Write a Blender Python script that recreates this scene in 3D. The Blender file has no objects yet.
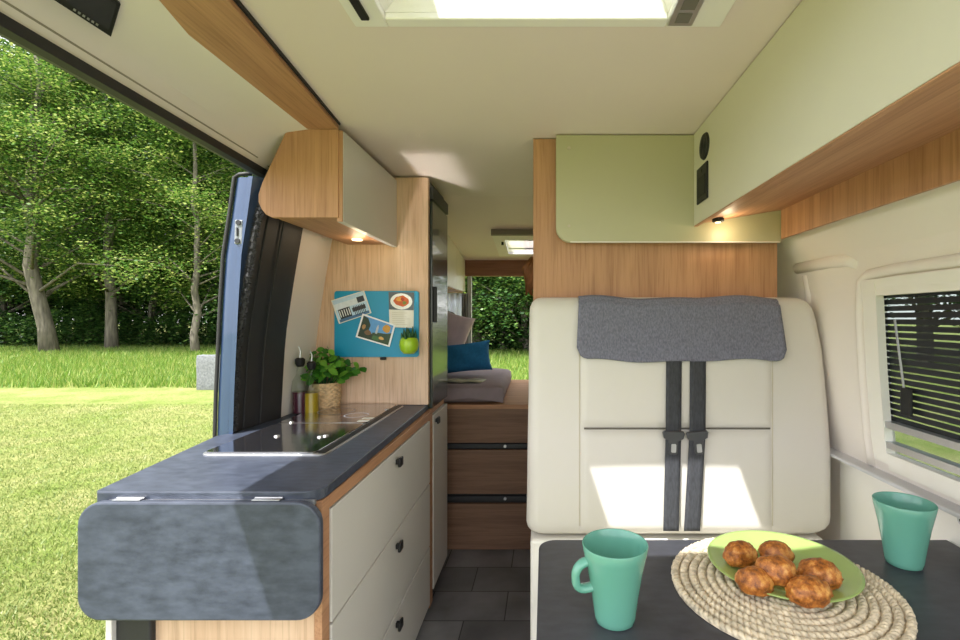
import bpy, bmesh, math, random
from mathutils import Vector, Matrix, noise
random.seed(11)
PI = math.pi
SC = bpy.context.scene
COL = SC.collection
F, CX, CY, EYE = 482.0, 545.0, 318.0, 1.28
GZ = -0.55                      # outside ground level

def W(px, py, D):
    return Vector(((px-CX)*D/F, D, EYE-(py-CY)*D/F))
def WZ(px, py, z):              # point of the horizontal plane z
    D = (EYE-z)*F/(py-CY)
    return Vector(((px-CX)*D/F, D, z))

# ------------------------------------------------------------------ materials
MATS = {}
def newmat(name):
    m = bpy.data.materials.new(name); m.use_nodes = True
    nt = m.node_tree; nt.nodes.clear()
    out = nt.nodes.new('ShaderNodeOutputMaterial')
    MATS[name] = m
    return m, nt, out
def N(nt, t, **kw):
    n = nt.nodes.new(t)
    for k, v in kw.items():
        if k in n.inputs: n.inputs[k].default_value = v
        else: setattr(n, k, v)
    return n
def L(nt, a, b): nt.links.new(a, b)
def hexc(r, g, b):
    f = lambda c: (c/255/12.92) if c/255 <= .04045 else ((c/255+.055)/1.055)**2.4
    return (f(r), f(g), f(b), 1)
def plain(name, col, rough=.5, metal=0, var=.06, nscale=6, bump=0, bscale=200, spec=.5, stretch=(1,1,1), coat=0, sheen=0):
    m, nt, out = newmat(name)
    b = N(nt, 'ShaderNodeBsdfPrincipled', Roughness=rough, Metallic=metal)
    b.inputs['Specular IOR Level'].default_value = spec
    b.inputs['Coat Weight'].default_value = coat
    b.inputs['Sheen Weight'].default_value = sheen
    tc = N(nt, 'ShaderNodeTexCoord')
    mp = N(nt, 'ShaderNodeMapping'); mp.inputs['Scale'].default_value = stretch
    L(nt, tc.outputs['Object'], mp.inputs[0])
    ns = N(nt, 'ShaderNodeTexNoise', Scale=nscale, Detail=4)
    L(nt, mp.outputs[0], ns.inputs['Vector'])
    r = N(nt, 'ShaderNodeValToRGB')
    r.color_ramp.elements[0].position = .3; r.color_ramp.elements[1].position = .7
    r.color_ramp.elements[0].color = tuple(max(0, c*(1-var)) for c in col[:3])+(1,)
    r.color_ramp.elements[1].color = tuple(min(1, c*(1+var)) for c in col[:3])+(1,)
    L(nt, ns.outputs[0], r.inputs[0]); L(nt, r.outputs[0], b.inputs['Base Color'])
    if bump:
        n2 = N(nt, 'ShaderNodeTexNoise', Scale=bscale, Detail=3)
        L(nt, mp.outputs[0], n2.inputs['Vector'])
        bp = N(nt, 'ShaderNodeBump', Strength=bump, Distance=.002)
        L(nt, n2.outputs[0], bp.inputs['Height']); L(nt, bp.outputs[0], b.inputs['Normal'])
    L(nt, b.outputs[0], out.inputs[0])
    return m
def wood(name, c0, c1, axis, rough=.5):
    m, nt, out = newmat(name)
    b = N(nt, 'ShaderNodeBsdfPrincipled', Roughness=rough)
    b.inputs['Specular IOR Level'].default_value = .35
    tc = N(nt, 'ShaderNodeTexCoord'); mp = N(nt, 'ShaderNodeMapping')
    s = [26, 26, 26]; s['xyz'.index(axis)] = 1.3
    mp.inputs['Scale'].default_value = s
    L(nt, tc.outputs['Object'], mp.inputs[0])
    n1 = N(nt, 'ShaderNodeTexNoise', Scale=1.0, Detail=6, Roughness=.65, Distortion=.6)
    L(nt, mp.outputs[0], n1.inputs['Vector'])
    r = N(nt, 'ShaderNodeValToRGB')
    r.color_ramp.elements[0].position = .3; r.color_ramp.elements[0].color = c1
    r.color_ramp.elements[1].position = .66; r.color_ramp.elements[1].color = c0
    L(nt, n1.outputs[0], r.inputs[0])
    mp2 = N(nt, 'ShaderNodeMapping'); s2 = [150, 150, 150]; s2['xyz'.index(axis)] = 6
    mp2.inputs['Scale'].default_value = s2; L(nt, tc.outputs['Object'], mp2.inputs[0])
    n2 = N(nt, 'ShaderNodeTexNoise', Scale=1.0, Detail=3); L(nt, mp2.outputs[0], n2.inputs['Vector'])
    r2 = N(nt, 'ShaderNodeValToRGB')
    r2.color_ramp.elements[0].position = .35; r2.color_ramp.elements[0].color = (.72, .68, .64, 1)
    r2.color_ramp.elements[1].position = .5; r2.color_ramp.elements[1].color = (1, 1, 1, 1)
    L(nt, n2.outputs[0], r2.inputs[0])
    mx = N(nt, 'ShaderNodeMix', data_type='RGBA', blend_type='MULTIPLY'); mx.inputs[0].default_value = .6
    L(nt, r.outputs[0], mx.inputs[6]); L(nt, r2.outputs[0], mx.inputs[7])
    L(nt, mx.outputs[2], b.inputs['Base Color'])
    bp = N(nt, 'ShaderNodeBump', Strength=.12, Distance=.001)
    L(nt, n2.outputs[0], bp.inputs['Height']); L(nt, bp.outputs[0], b.inputs['Normal'])
    L(nt, b.outputs[0], out.inputs[0])
    return m
def glassy(name, tint, rough=.02, ior=1.45, mixmin=0.0):
    m, nt, out = newmat(name)
    t = N(nt, 'ShaderNodeBsdfTransparent'); t.inputs[0].default_value = tint
    g = N(nt, 'ShaderNodeBsdfGlossy', Roughness=rough)
    lw = N(nt, 'ShaderNodeLayerWeight', Blend=.5); mx = N(nt, 'ShaderNodeMixShader')
    pw = N(nt, 'ShaderNodeMath', operation='POWER'); pw.inputs[1].default_value = 5; L(nt, lw.outputs['Facing'], pw.inputs[0])
    f0 = ((ior-1)/(ior+1))**2
    ma = N(nt, 'ShaderNodeMath', operation='MULTIPLY_ADD'); ma.inputs[1].default_value = 1-f0; ma.inputs[2].default_value = f0
    L(nt, pw.outputs[0], ma.inputs[0]); L(nt, ma.outputs[0], mx.inputs[0]); L(nt, t.outputs[0], mx.inputs[1]); L(nt, g.outputs[0], mx.inputs[2])
    L(nt, mx.outputs[0], out.inputs[0]); return m
def leafmat(name, c0, c1, c2, trans=.35):
    m, nt, out = newmat(name)
    geo = N(nt, 'ShaderNodeNewGeometry')
    r = N(nt, 'ShaderNodeValToRGB')
    r.color_ramp.elements[0].color = c0; r.color_ramp.elements[1].color = c2
    e = r.color_ramp.elements.new(.55); e.color = c1
    L(nt, geo.outputs['Random Per Island'], r.inputs[0])
    b = N(nt, 'ShaderNodeBsdfPrincipled', Roughness=.45)
    b.inputs['Specular IOR Level'].default_value = .4
    tr = N(nt, 'ShaderNodeBsdfTranslucent'); mx = N(nt, 'ShaderNodeMixShader', Fac=trans)
    L(nt, r.outputs[0], b.inputs['Base Color'])
    hs = N(nt, 'ShaderNodeHueSaturation', Saturation=1.0, Value=1.3, Hue=.49)
    L(nt, r.outputs[0], hs.inputs['Color']); L(nt, hs.outputs[0], tr.inputs[0])
    L(nt, b.outputs[0], mx.inputs[1]); L(nt, tr.outputs[0], mx.inputs[2]); L(nt, mx.outputs[0], out.inputs[0])
    return m

OAK0, OAK1 = hexc(190, 144, 108), hexc(164, 119, 87)
w_z = wood('oak_upright', OAK0, OAK1, 'z')
w_y = wood('oak_lengthwise', OAK0, OAK1, 'y')
w_x = wood('oak_crosswise', OAK0, OAK1, 'x')
w_pale = wood('oak_pale', hexc(216, 186, 158), hexc(196, 160, 130), 'z')
w_dark = wood('oak_riser', hexc(138, 106, 84), hexc(112, 83, 65), 'x')
cream = plain('cream_liner', hexc(229, 221, 214), .55, var=.02, nscale=2)
ceilm = plain('ceiling_liner', hexc(226, 212, 202), .6, var=.02, nscale=2, bump=.08, bscale=300)
white = plain('white_plastic', hexc(232, 228, 220), .35, var=.015)
doorm = plain('cream_door_face', hexc(208, 205, 198), .32, var=.02, nscale=3)
greend = plain('pale_green_face', hexc(208, 204, 188), .38, var=.02, nscale=3)
greenb = plain('sage_green_panel', hexc(176, 172, 140), .42, var=.02, nscale=3)
black = plain('black_plastic', (.012, .012, .013, 1), .45, var=.1, spec=.3)
rubber = plain('rubber', (.02, .02, .021, 1), .6, var=.1, bump=.2)
darktrim = plain('dark_trim', (.022, .023, .027, 1), .5, var=.1, nscale=20)
fuzz = plain('brush_seal', (.03, .03, .032, 1), .8, var=.9, nscale=160)
bluep = plain('blue_paint', hexc(52, 72, 106), .35, metal=.25, var=.04, coat=.8)
steel = plain('brushed_metal', (.55, .55, .56, 1), .38, metal=1, var=.05)
gaskm = plain('dark_gap', (.02, .018, .016, 1), .7)
fridgem = plain('black_fridge_front', hexc(46, 54, 50), .22, var=.06, nscale=3, coat=.5)
leather = plain('cream_leather', hexc(205, 199, 190), .42, var=.015, nscale=4, bump=.12, bscale=420)
seamm = plain('seam_thread', hexc(186, 176, 156), .7)
beltm = plain('belt_webbing', (.035, .036, .042, 1), .75, var=.35, nscale=220, stretch=(1, 1, .2))
bucklem = plain('buckle_plastic', (.05, .05, .055, 1), .35)
mugm = plain('jade_glaze', hexc(102, 164, 146), .25, var=.02, coat=.4)
platem = plain('lime_plate', hexc(156, 180, 104), .25, var=.02, coat=.4)
bluecloth = plain('blue_pillow', hexc(36, 116, 172), .9, var=.12, nscale=60, bump=.3, bscale=300)
pinkcloth = plain('mauve_pillow', hexc(200, 184, 190), .9, var=.06, nscale=20, bump=.3)
mauve = plain('mauve_cover', hexc(146, 132, 136), .9, var=.05, nscale=20, bump=.3)
brownm = plain('brown_cloth', hexc(140, 92, 54), .9, var=.3, nscale=40, stretch=(1, 1, .2))
greencer = plain('lime_pot', hexc(158, 196, 40), .3, var=.03, coat=.3)
succ = plain('succulent_green', hexc(34, 84, 40), .5, var=.3, nscale=40)
teal = plain('teal_board', hexc(8, 142, 182), .35, var=.02)
paper = plain('card_paper', hexc(226, 222, 208), .6, var=.02)
slabm = plain('grey_stone', hexc(112, 115, 118), .9, var=.28, nscale=22, bump=.6, bscale=30)
bark = plain('bark', hexc(112, 106, 94), .9, var=.45, nscale=3, bump=.8, bscale=12, stretch=(3, 3, .5))
leaf_a = leafmat('leaf_mid', hexc(32, 62, 26), hexc(66, 104, 38), hexc(128, 152, 70))
leaf_b = leafmat('leaf_light', hexc(46, 84, 32), hexc(92, 130, 50), hexc(168, 178, 100))
leaf_c = leafmat('leaf_dark', hexc(24, 52, 26), hexc(52, 90, 40), hexc(108, 140, 70))
herb = leafmat('herb_leaf', hexc(44, 100, 30), hexc(74, 136, 40), hexc(124, 176, 60), .3)
grassm = leafmat('grass_blade', hexc(88, 110, 50), hexc(118, 136, 66), hexc(156, 158, 102), .2)
tallm = leafmat('meadow_blade', hexc(84, 120, 44), hexc(116, 150, 58), hexc(170, 176, 104), .35)
winglass = glassy('tinted_window', (.6, .64, .64, 1))
clear = glassy('clear_acrylic', (.93, .95, .97, 1))
bottleg = glassy('bottle_glass', (.88, .92, .9, 1), ior=1.35)

def slate(name, c0, c1, rough=.42):
    m, nt, out = newmat(name)
    b = N(nt, 'ShaderNodeBsdfPrincipled', Roughness=rough)
    tc = N(nt, 'ShaderNodeTexCoord')
    n1 = N(nt, 'ShaderNodeTexNoise', Scale=7, Detail=8, Roughness=.7)
    mp = N(nt, 'ShaderNodeMapping'); mp.inputs['Scale'].default_value = (26, 60, 60)
    n2 = N(nt, 'ShaderNodeTexNoise', Scale=1, Detail=4)
    L(nt, tc.outputs['Object'], n1.inputs['Vector']); L(nt, tc.outputs['Object'], mp.inputs[0]); L(nt, mp.outputs[0], n2.inputs['Vector'])
    ad = N(nt, 'ShaderNodeMath', operation='ADD'); L(nt, n1.outputs[0], ad.inputs[0]); L(nt, n2.outputs[0], ad.inputs[1])
    hf = N(nt, 'ShaderNodeMath', operation='MULTIPLY'); hf.inputs[1].default_value = .5; L(nt, ad.outputs[0], hf.inputs[0])
    r = N(nt, 'ShaderNodeValToRGB'); r.color_ramp.elements[0].position = .38; r.color_ramp.elements[1].position = .62
    r.color_ramp.elements[0].color = c0; r.color_ramp.elements[1].color = c1
    L(nt, hf.outputs[0], r.inputs[0]); L(nt, r.outputs[0], b.inputs['Base Color'])
    bp = N(nt, 'ShaderNodeBump', Strength=.15, Distance=.001); L(nt, n1.outputs[0], bp.inputs['Height']); L(nt, bp.outputs[0], b.inputs['Normal'])
    L(nt, b.outputs[0], out.inputs[0]); return m
slatem = slate('slate_laminate', hexc(46, 52, 66), hexc(70, 77, 92))
tablem = slate('dark_table_laminate', hexc(52, 52, 58), hexc(66, 67, 74), .4)

def floor_material():
    m, nt, out = newmat('slate_vinyl_floor')
    b = N(nt, 'ShaderNodeBsdfPrincipled', Roughness=.42)
    tc = N(nt, 'ShaderNodeTexCoord')
    mp = N(nt, 'ShaderNodeMapping'); mp.inputs['Scale'].default_value = (3.2, 3.2, 3.2)
    L(nt, tc.outputs['Object'], mp.inputs[0])
    br = N(nt, 'ShaderNodeTexBrick'); br.inputs['Scale'].default_value = 1
    br.inputs['Color1'].default_value = hexc(104, 104, 108); br.inputs['Color2'].default_value = hexc(130, 130, 134)
    br.inputs['Mortar'].default_value = hexc(52, 52, 54); br.inputs['Mortar Size'].default_value = .008
    br.inputs['Brick Width'].default_value = 1.1; br.inputs['Row Height'].default_value = .7
    L(nt, mp.outputs[0], br.inputs['Vector'])
    n1 = N(nt, 'ShaderNodeTexNoise', Scale=4, Detail=7); L(nt, tc.outputs['Object'], n1.inputs['Vector'])
    r = N(nt, 'ShaderNodeValToRGB'); r.color_ramp.elements[0].position = .35; r.color_ramp.elements[1].position = .65
    r.color_ramp.elements[0].color = (.6, .6, .6, 1); r.color_ramp.elements[1].color = (1.15, 1.15, 1.15, 1)
    L(nt, n1.outputs[0], r.inputs[0])
    mx = N(nt, 'ShaderNodeMix', data_type='RGBA', blend_type='MULTIPLY'); mx.inputs[0].default_value = 1
    L(nt, br.outputs[0], mx.inputs[6]); L(nt, r.outputs[0], mx.inputs[7]); L(nt, mx.outputs[2], b.inputs['Base Color'])
    L(nt, b.outputs[0], out.inputs[0]); return m
floorm = floor_material()
def lawn_material():
    m, nt, out = newmat('lawn')
    b = N(nt, 'ShaderNodeBsdfPrincipled', Roughness=.9); b.inputs['Specular IOR Level'].default_value = .1
    tc = N(nt, 'ShaderNodeTexCoord')
    n1 = N(nt, 'ShaderNodeTexNoise', Scale=.9, Detail=6, Roughness=.7); n2 = N(nt, 'ShaderNodeTexNoise', Scale=24, Detail=8, Roughness=.8)
    L(nt, tc.outputs['Object'], n1.inputs['Vector']); L(nt, tc.outputs['Object'], n2.inputs['Vector'])
    r1 = N(nt, 'ShaderNodeValToRGB')
    r1.color_ramp.elements[0].position = .35; r1.color_ramp.elements[0].color = hexc(118, 136, 68)
    r1.color_ramp.elements[1].position = .68; r1.color_ramp.elements[1].color = hexc(160, 156, 112)
    r2 = N(nt, 'ShaderNodeValToRGB')
    r2.color_ramp.elements[0].position = .34; r2.color_ramp.elements[0].color = (.42, .5, .34, 1)
    r2.color_ramp.elements[1].position = .62; r2.color_ramp.elements[1].color = (1.12, 1.1, 1, 1)
    L(nt, n1.outputs[0], r1.inputs[0]); L(nt, n2.outputs[0], r2.inputs[0])
    mx = N(nt, 'ShaderNodeMix', data_type='RGBA', blend_type='MULTIPLY'); mx.inputs[0].default_value = 1
    L(nt, r1.outputs[0], mx.inputs[6]); L(nt, r2.outputs[0], mx.inputs[7]); L(nt, mx.outputs[2], b.inputs['Base Color'])
    bp = N(nt, 'ShaderNodeBump', Strength=.8, Distance=.03); L(nt, n2.outputs[0], bp.inputs['Height']); L(nt, bp.outputs[0], b.inputs['Normal'])
    L(nt, b.outputs[0], out.inputs[0]); return m
lawnm = lawn_material()
def muffin_material():
    m, nt, out = newmat('fried_crust')
    b = N(nt, 'ShaderNodeBsdfPrincipled', Roughness=.42)
    tc = N(nt, 'ShaderNodeTexCoord')
    n1 = N(nt, 'ShaderNodeTexNoise', Scale=55, Detail=5, Roughness=.7); L(nt, tc.outputs['Object'], n1.inputs['Vector'])
    r = N(nt, 'ShaderNodeValToRGB'); r.color_ramp.elements[0].position = .36; r.color_ramp.elements[0].color = hexc(112, 60, 22)
    r.color_ramp.elements[1].position = .68; r.color_ramp.elements[1].color = hexc(224, 170, 92)
    e = r.color_ramp.elements.new(.52); e.color = hexc(182, 110, 44)
    L(nt, n1.outputs[0], r.inputs[0]); L(nt, r.outputs[0], b.inputs['Base Color'])
    bp = N(nt, 'ShaderNodeBump', Strength=.6, Distance=.003); L(nt, n1.outputs[0], bp.inputs['Height']); L(nt, bp.outputs[0], b.inputs['Normal'])
    L(nt, b.outputs[0], out.inputs[0]); return m
muffm = muffin_material()
matm = plain('woven_straw', hexc(212, 198, 172), .8, var=.3, nscale=90)
basketm = plain('woven_basket', hexc(204, 172, 130), .8, var=.35, nscale=60)
fabricm = plain('blue_grey_fabric', hexc(110, 110, 124), .95, var=.28, nscale=230, bump=.4, bscale=400, stretch=(1, 1, .5))
def hob_material():
    m, nt, out = newmat('dark_glass')
    b = N(nt, 'ShaderNodeBsdfPrincipled', Roughness=.11)
    b.inputs['Base Color'].default_value = (.02, .02, .024, 1)
    b.inputs['IOR'].default_value = 2.4; b.inputs['Specular IOR Level'].default_value = .55
    b.inputs['Coat Weight'].default_value = 1; b.inputs['Coat IOR'].default_value = 1.7; b.inputs['Coat Roughness'].default_value = .11
    L(nt, b.outputs[0], out.inputs[0]); return m
hobm = hob_material()
def emis(name, col, s):
    m, nt, out = newmat(name); e = N(nt, 'ShaderNodeEmission', Strength=s); e.inputs[0].default_value = col
    L(nt, e.outputs[0], out.inputs[0]); return m
warm_led = emis('warm_led', (1, .72, .4, 1), 3)

# ------------------------------------------------------------------ geometry helpers
def bm_new(): return bmesh.new()
def box(bm, x0, x1, y0, y1, z0, z1, bev=0, seg=2):
    t = bmesh.new(); bmesh.ops.create_cube(t, size=1)
    for v in t.verts:
        v.co = Vector(((x0+x1)/2+v.co.x*(x1-x0), (y0+y1)/2+v.co.y*(y1-y0), (z0+z1)/2+v.co.z*(z1-z0)))
    if bev: bmesh.ops.bevel(t, geom=t.edges[:], offset=bev, segments=seg, affect='EDGES', profile=.5)
    merge(bm, t)
def merge(bm, t, mat=None):
    me = bpy.data.meshes.new('tmp'); t.to_mesh(me); t.free()
    if mat is not None: me.transform(mat)
    bm.from_mesh(me); bpy.data.meshes.remove(me)
def prism(bm, pts, axis, a0, a1, bev=0, seg=2, mi=0):
    """polygon pts (2D) extruded along axis; 2D = remaining axes in xyz order"""
    t = bmesh.new()
    def mk(p, a):
        if axis == 'y': return (p[0], a, p[1])
        if axis == 'x': return (a, p[0], p[1])
        return (p[0], p[1], a)
    lo = [t.verts.new(mk(p, a0)) for p in pts]; hi = [t.verts.new(mk(p, a1)) for p in pts]
    n = len(pts)
    t.faces.new(lo); t.faces.new(hi[::-1])
    for i in range(n): t.faces.new((lo[i], hi[i], hi[(i+1) % n], lo[(i+1) % n]))
    bmesh.ops.recalc_face_normals(t, faces=t.faces[:])
    if bev:
        caps = [e for e in t.edges if any(len(f.verts) == n and n > 4 or f.index in () for f in e.link_faces)] if n > 4 else t.edges[:]
        bmesh.ops.bevel(t, geom=caps, offset=bev, segments=seg, affect='EDGES', profile=.5)
    for f in t.faces: f.material_index = mi
    merge(bm, t)
def rrect(x0, x1, y0, y1, r, n=6, corners=(1, 1, 1, 1)):
    """corners: (x0y0, x1y0, x1y1, x0y1)"""
    out = []
    for (cx, cy, a0, on) in ((x0, y0, PI, corners[0]), (x1, y0, 1.5*PI, corners[1]), (x1, y1, 0, corners[2]), (x0, y1, .5*PI, corners[3])):
        rr = r if on is True or on == 1 else (on if on else 0)
        if not rr: out.append((cx, cy)); continue
        sx = 1 if cx == x0 else -1; sy = 1 if cy == y0 else -1
        for k in range(n+1):
            a = a0+k/n*PI/2
            out.append((cx+sx*rr+rr*math.cos(a), cy+sy*rr+rr*math.sin(a)))
    return out
def tube(bm, pts, r, seg=8, cap=True):
    pts = [Vector(p) for p in pts]; n = len(pts)
    rs = r if isinstance(r, (list, tuple)) else [r]*n
    rings = []; up = None
    for i, p in enumerate(pts):
        d = (pts[min(i+1, n-1)]-pts[max(i-1, 0)]).normalized()
        if up is None: up = d.orthogonal().normalized()
        up = (up-d*up.dot(d)).normalized(); s = d.cross(up)
        rings.append([bm.verts.new(p+(up*math.cos(2*PI*k/seg)+s*math.sin(2*PI*k/seg))*rs[i]) for k in range(seg)])
    for a, b in zip(rings, rings[1:]):
        for k in range(seg): bm.faces.new((a[k], a[(k+1) % seg], b[(k+1) % seg], b[k]))
    if cap: bm.faces.new(rings[0][::-1]); bm.faces.new(rings[-1])
def lathe(bm, prof, seg=40, c=(0, 0, 0)):
    rings = []
    for r, z in prof:
        if r < 1e-6: rings.append([bm.verts.new((c[0], c[1], c[2]+z))])
        else: rings.append([bm.verts.new((c[0]+r*math.cos(2*PI*k/seg), c[1]+r*math.sin(2*PI*k/seg), c[2]+z)) for k in range(seg)])
    for a, b in zip(rings, rings[1:]):
        for k in range(seg):
            k2 = (k+1) % seg
            if len(a) == 1 and len(b) == 1: continue
            if len(a) == 1: bm.faces.new((a[0], b[k], b[k2]))
            elif len(b) == 1: bm.faces.new((a[k], b[0], a[k2]))
            else: bm.faces.new((a[k], b[k], b[k2], a[k2]))
def loft(bm, rings, caps=True):
    vs = [[bm.verts.new(p) for p in r] for r in rings]; n = len(vs[0])
    for a, b in zip(vs, vs[1:]):
        for k in range(n): bm.faces.new((a[k], a[(k+1) % n], b[(k+1) % n], b[k]))
    if caps: bm.faces.new(vs[0][::-1]); bm.faces.new(vs[-1])
    bmesh.ops.recalc_face_normals(bm, faces=bm.faces[:])
def sheet(bm, fn, nu, nv):
    g = [[bm.verts.new(fn(i/nu, j/nv)) for j in range(nv+1)] for i in range(nu+1)]
    for i in range(nu):
        for j in range(nv): bm.faces.new((g[i][j], g[i+1][j], g[i+1][j+1], g[i][j+1]))

def tag(o, label=None, cat=None, group=None, kind=None):
    if label: o['label'] = label
    if cat: o['category'] = cat
    if group: o['group'] = group
    if kind: o['kind'] = kind
    return o
def thing(name, label, cat, loc=(0, 0, 0), group=None, kind=None, rz=0):
    o = bpy.data.objects.new(name, None); COL.objects.link(o); o.location = loc; o.rotation_euler = (0, 0, rz)
    o.empty_display_size = .1
    return tag(o, label, cat, group, kind)
LOCAL = set()
def wloc(o):
    v = Vector((0, 0, 0)); 
    while o is not None: v = v+Vector(o.location); o = o.parent
    return v
def obj(name, bm, mat, parent=None, smooth=None, local=False, recalc=True, label=None):
    """bm in world coordinates (local=True: in parent's own coordinates)"""
    if recalc: bmesh.ops.recalc_face_normals(bm, faces=bm.faces[:])
    me = bpy.data.meshes.new(name); bm.to_mesh(me); bm.free()
    mats = mat if isinstance(mat, (list, tuple)) else [mat]
    for m in mats: me.materials.append(m)
    co = [v.co for v in me.vertices]
    lo = Vector([min(c[i] for c in co) for i in range(3)]); hi = Vector([max(c[i] for c in co) for i in range(3)])
    c = Vector(((lo.x+hi.x)/2, (lo.y+hi.y)/2, (lo.z+hi.z)/2))
    me.transform(Matrix.Translation(-c))
    o = bpy.data.objects.new(name, me); COL.objects.link(o)
    if parent is None: o.location = c
    else:
        o.parent = parent
        o.location = c if local else c-wloc(parent)   # world coordinates unless local
    if smooth is not None:
        for p in me.polygons: p.use_smooth = True
        if smooth is not True:
            try: me.set_sharp_from_angle(angle=math.radians(smooth))
            except Exception: pass
    if label: o['label'] = label
    return o
def dup(root):
    r = root.copy(); COL.objects.link(r)
    for ch in list(root.children):
        c = ch.copy(); COL.objects.link(c); c.parent = r
        for g in ch.children:
            d = g.copy(); COL.objects.link(d); d.parent = c
    return r
def bx(name, x0, x1, y0, y1, z0, z1, mat, parent=None, bev=.002, **k):
    bm = bm_new(); box(bm, x0, x1, y0, y1, z0, z1, bev); return obj(name, bm, mat, parent, **k)
def struct(o, label=None): o['kind'] = 'structure'; 
# ------------------------------------------------------------------ camera
cam = bpy.data.cameras.new('camera'); co = bpy.data.objects.new('camera', cam); COL.objects.link(co)
co.location = (0, 0, EYE); co.rotation_euler = (PI/2, 0, 0)
cam.sensor_width = 36; cam.lens = 36*F/960; cam.shift_x = (480-CX)/960; cam.shift_y = -(320-CY)/960
cam.clip_start = .05; cam.clip_end = 500
SC.camera = co
SC.view_settings.view_transform = 'Standard'; SC.view_settings.look = 'None'; SC.view_settings.gamma = 1
SC.view_settings.use_curve_mapping = False
SC.view_settings.exposure = 0.7

# ------------------------------------------------------------------ light
SD = Vector((.33, .48, -1)).normalized()
sl = bpy.data.lights.new('sun', 'SUN'); so = bpy.data.objects.new('sun', sl); COL.objects.link(so)
so.rotation_euler = SD.to_track_quat('-Z', 'Y').to_euler(); so.location = (-4, -5, 12)
sl.energy = 6.0; sl.angle = math.radians(.6); sl.color = (1, .965, .91)
wd = bpy.data.worlds.new('sky'); SC.world = wd; wd.use_nodes = True
nt = wd.node_tree; nt.nodes.clear()
wo = N(nt, 'ShaderNodeOutputWorld'); bg = N(nt, 'ShaderNodeBackground', Strength=1.0)
sky = N(nt, 'ShaderNodeTexSky'); sky.sky_type = 'NISHITA'; sky.sun_disc = False
sky.sun_elevation = math.asin(-SD.z); sky.sun_rotation = math.atan2(-SD.x, -SD.y)
tc = N(nt, 'ShaderNodeTexCoord'); cn = N(nt, 'ShaderNodeTexNoise', Scale=2.2, Detail=6)
L(nt, tc.outputs['Generated'], cn.inputs['Vector'])
cr = N(nt, 'ShaderNodeValToRGB'); cr.color_ramp.elements[0].position = .36; cr.color_ramp.elements[0].color = (.45,)*3+(1,)
cr.color_ramp.elements[1].position = .6; cr.color_ramp.elements[1].color = (.95,)*3+(1,)
L(nt, cn.outputs[0], cr.inputs[0])
sk = N(nt, 'ShaderNodeVectorMath', operation='SCALE'); sk.inputs['Scale'].default_value = .16
L(nt, sky.outputs[0], sk.inputs[0])
mx = N(nt, 'ShaderNodeMix', data_type='RGBA'); mx.inputs[7].default_value = (1.9, 1.9, 1.9, 1)
L(nt, cr.outputs[0], mx.inputs[0]); L(nt, sk.outputs[0], mx.inputs[6])
L(nt, mx.outputs[2], bg.inputs[0]); L(nt, bg.outputs[0], wo.inputs[0])
SC.cycles.caustics_reflective = True; SC.cycles.blur_glossy = 0.0; SC.cycles.use_guiding = True; SC.cycles.use_surface_guiding = True
SC.cycles.max_bounces = 12; SC.cycles.diffuse_bounces = 6; SC.cycles.transparent_max_bounces = 24
SC.cycles.sample_clamp_indirect = 0
SC.cycles.use_denoising = True

# ------------------------------------------------------------------ room shell
b = bm_new(); box(b, -1.0, 1.0, -.6, 3.8, -.06, 0)
o = obj('floor', b, floorm); tag(o, kind='structure', label='dark slate look vinyl floor of the aisle')
# ceiling with roof window hole
HX0, HX1, HY0, HY1 = -.36, .305, .42, .985
b = bm_new()
for (x0, x1, y0, y1) in ((-.97, HX0, 0, 2.45), (HX1, .97, 0, 2.45), (HX0, HX1, 0, HY0), (HX0, HX1, HY1, 2.45)):
    box(b, x0, x1, y0, y1, 1.90, 1.97)
rzc = lambda y: 1.90-(y-2.45)*.17/1.3
for (ya, yb, xa, xb) in ((2.45, 3.1, -.97, .97), (3.1, 3.44, -.97, -.26), (3.1, 3.44, .23, .97), (3.44, 3.8, -.97, .97)):
    prism(b, [(ya, rzc(ya)), (yb, rzc(yb)), (yb, rzc(yb)+.06), (ya, rzc(ya)+.06)], 'x', xa, xb)
bmesh.ops.remove_doubles(b, verts=b.verts[:], dist=1e-5)
o = obj('ceiling', b, ceilm); tag(o, 'cream lined van ceiling sloping down at the rear', kind='structure')

# roof window (big)
wn = thing('window_1', 'large white framed roof window above the aisle', None, (-.03, .72, 1.9), kind='structure')
def ring_frame(bm, a, bq, z0, z1):
    (x0, x1, y0, y1), (X0, X1, Y0, Y1) = a, bq   # lower / upper opening
    lo = [(x0, y0), (x1, y0), (x1, y1), (x0, y1)]; hi = [(X0, Y0), (X1, Y0), (X1, Y1), (X0, Y1)]
    A = [bm.verts.new((p[0], p[1], z0)) for p in lo]; B = [bm.verts.new((p[0], p[1], z1)) for p in hi]
    for i in range(4): bm.faces.new((A[i], A[(i+1) % 4], B[(i+1) % 4], B[i]))
def flat_frame(bm, o4, i4, z0, z1, bev=.003):
    (x0, x1, y0, y1), (X0, X1, Y0, Y1) = o4, i4
    t = bmesh.new()
    for (a0, a1, b0, b1) in ((x0, X0, y0, y1), (X1, x1, y0, y1), (X0, X1, y0, Y0), (X0, X1, Y1, y1)):
        box(bm, a0, a1, b0, b1, z0, z1, bev)
b = bm_new(); flat_frame(b, (HX0-.035, HX1+.06, HY0-.03, HY1+.02), (HX0+.035, HX1-.055, HY0+.02, HY1-.008), 1.886, 1.902)
obj('frame', b, white, wn)
b = bm_new()
ring_frame(b, (HX0+.035, HX1-.055, HY0+.02, HY1-.008), (-.25, .215, .46, .965), 1.9, 1.985)
flat_frame(b, (-.45, .42, .35, 1.1), (-.25, .215, .46, .965), 1.985, 2.0)
obj('reveal', b, white, wn, recalc=False)
b = bm_new(); box(b, -.29, .25, .42, 1.02, 2.01, 2.015)
obj('pane', b, clear, wn)
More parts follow.
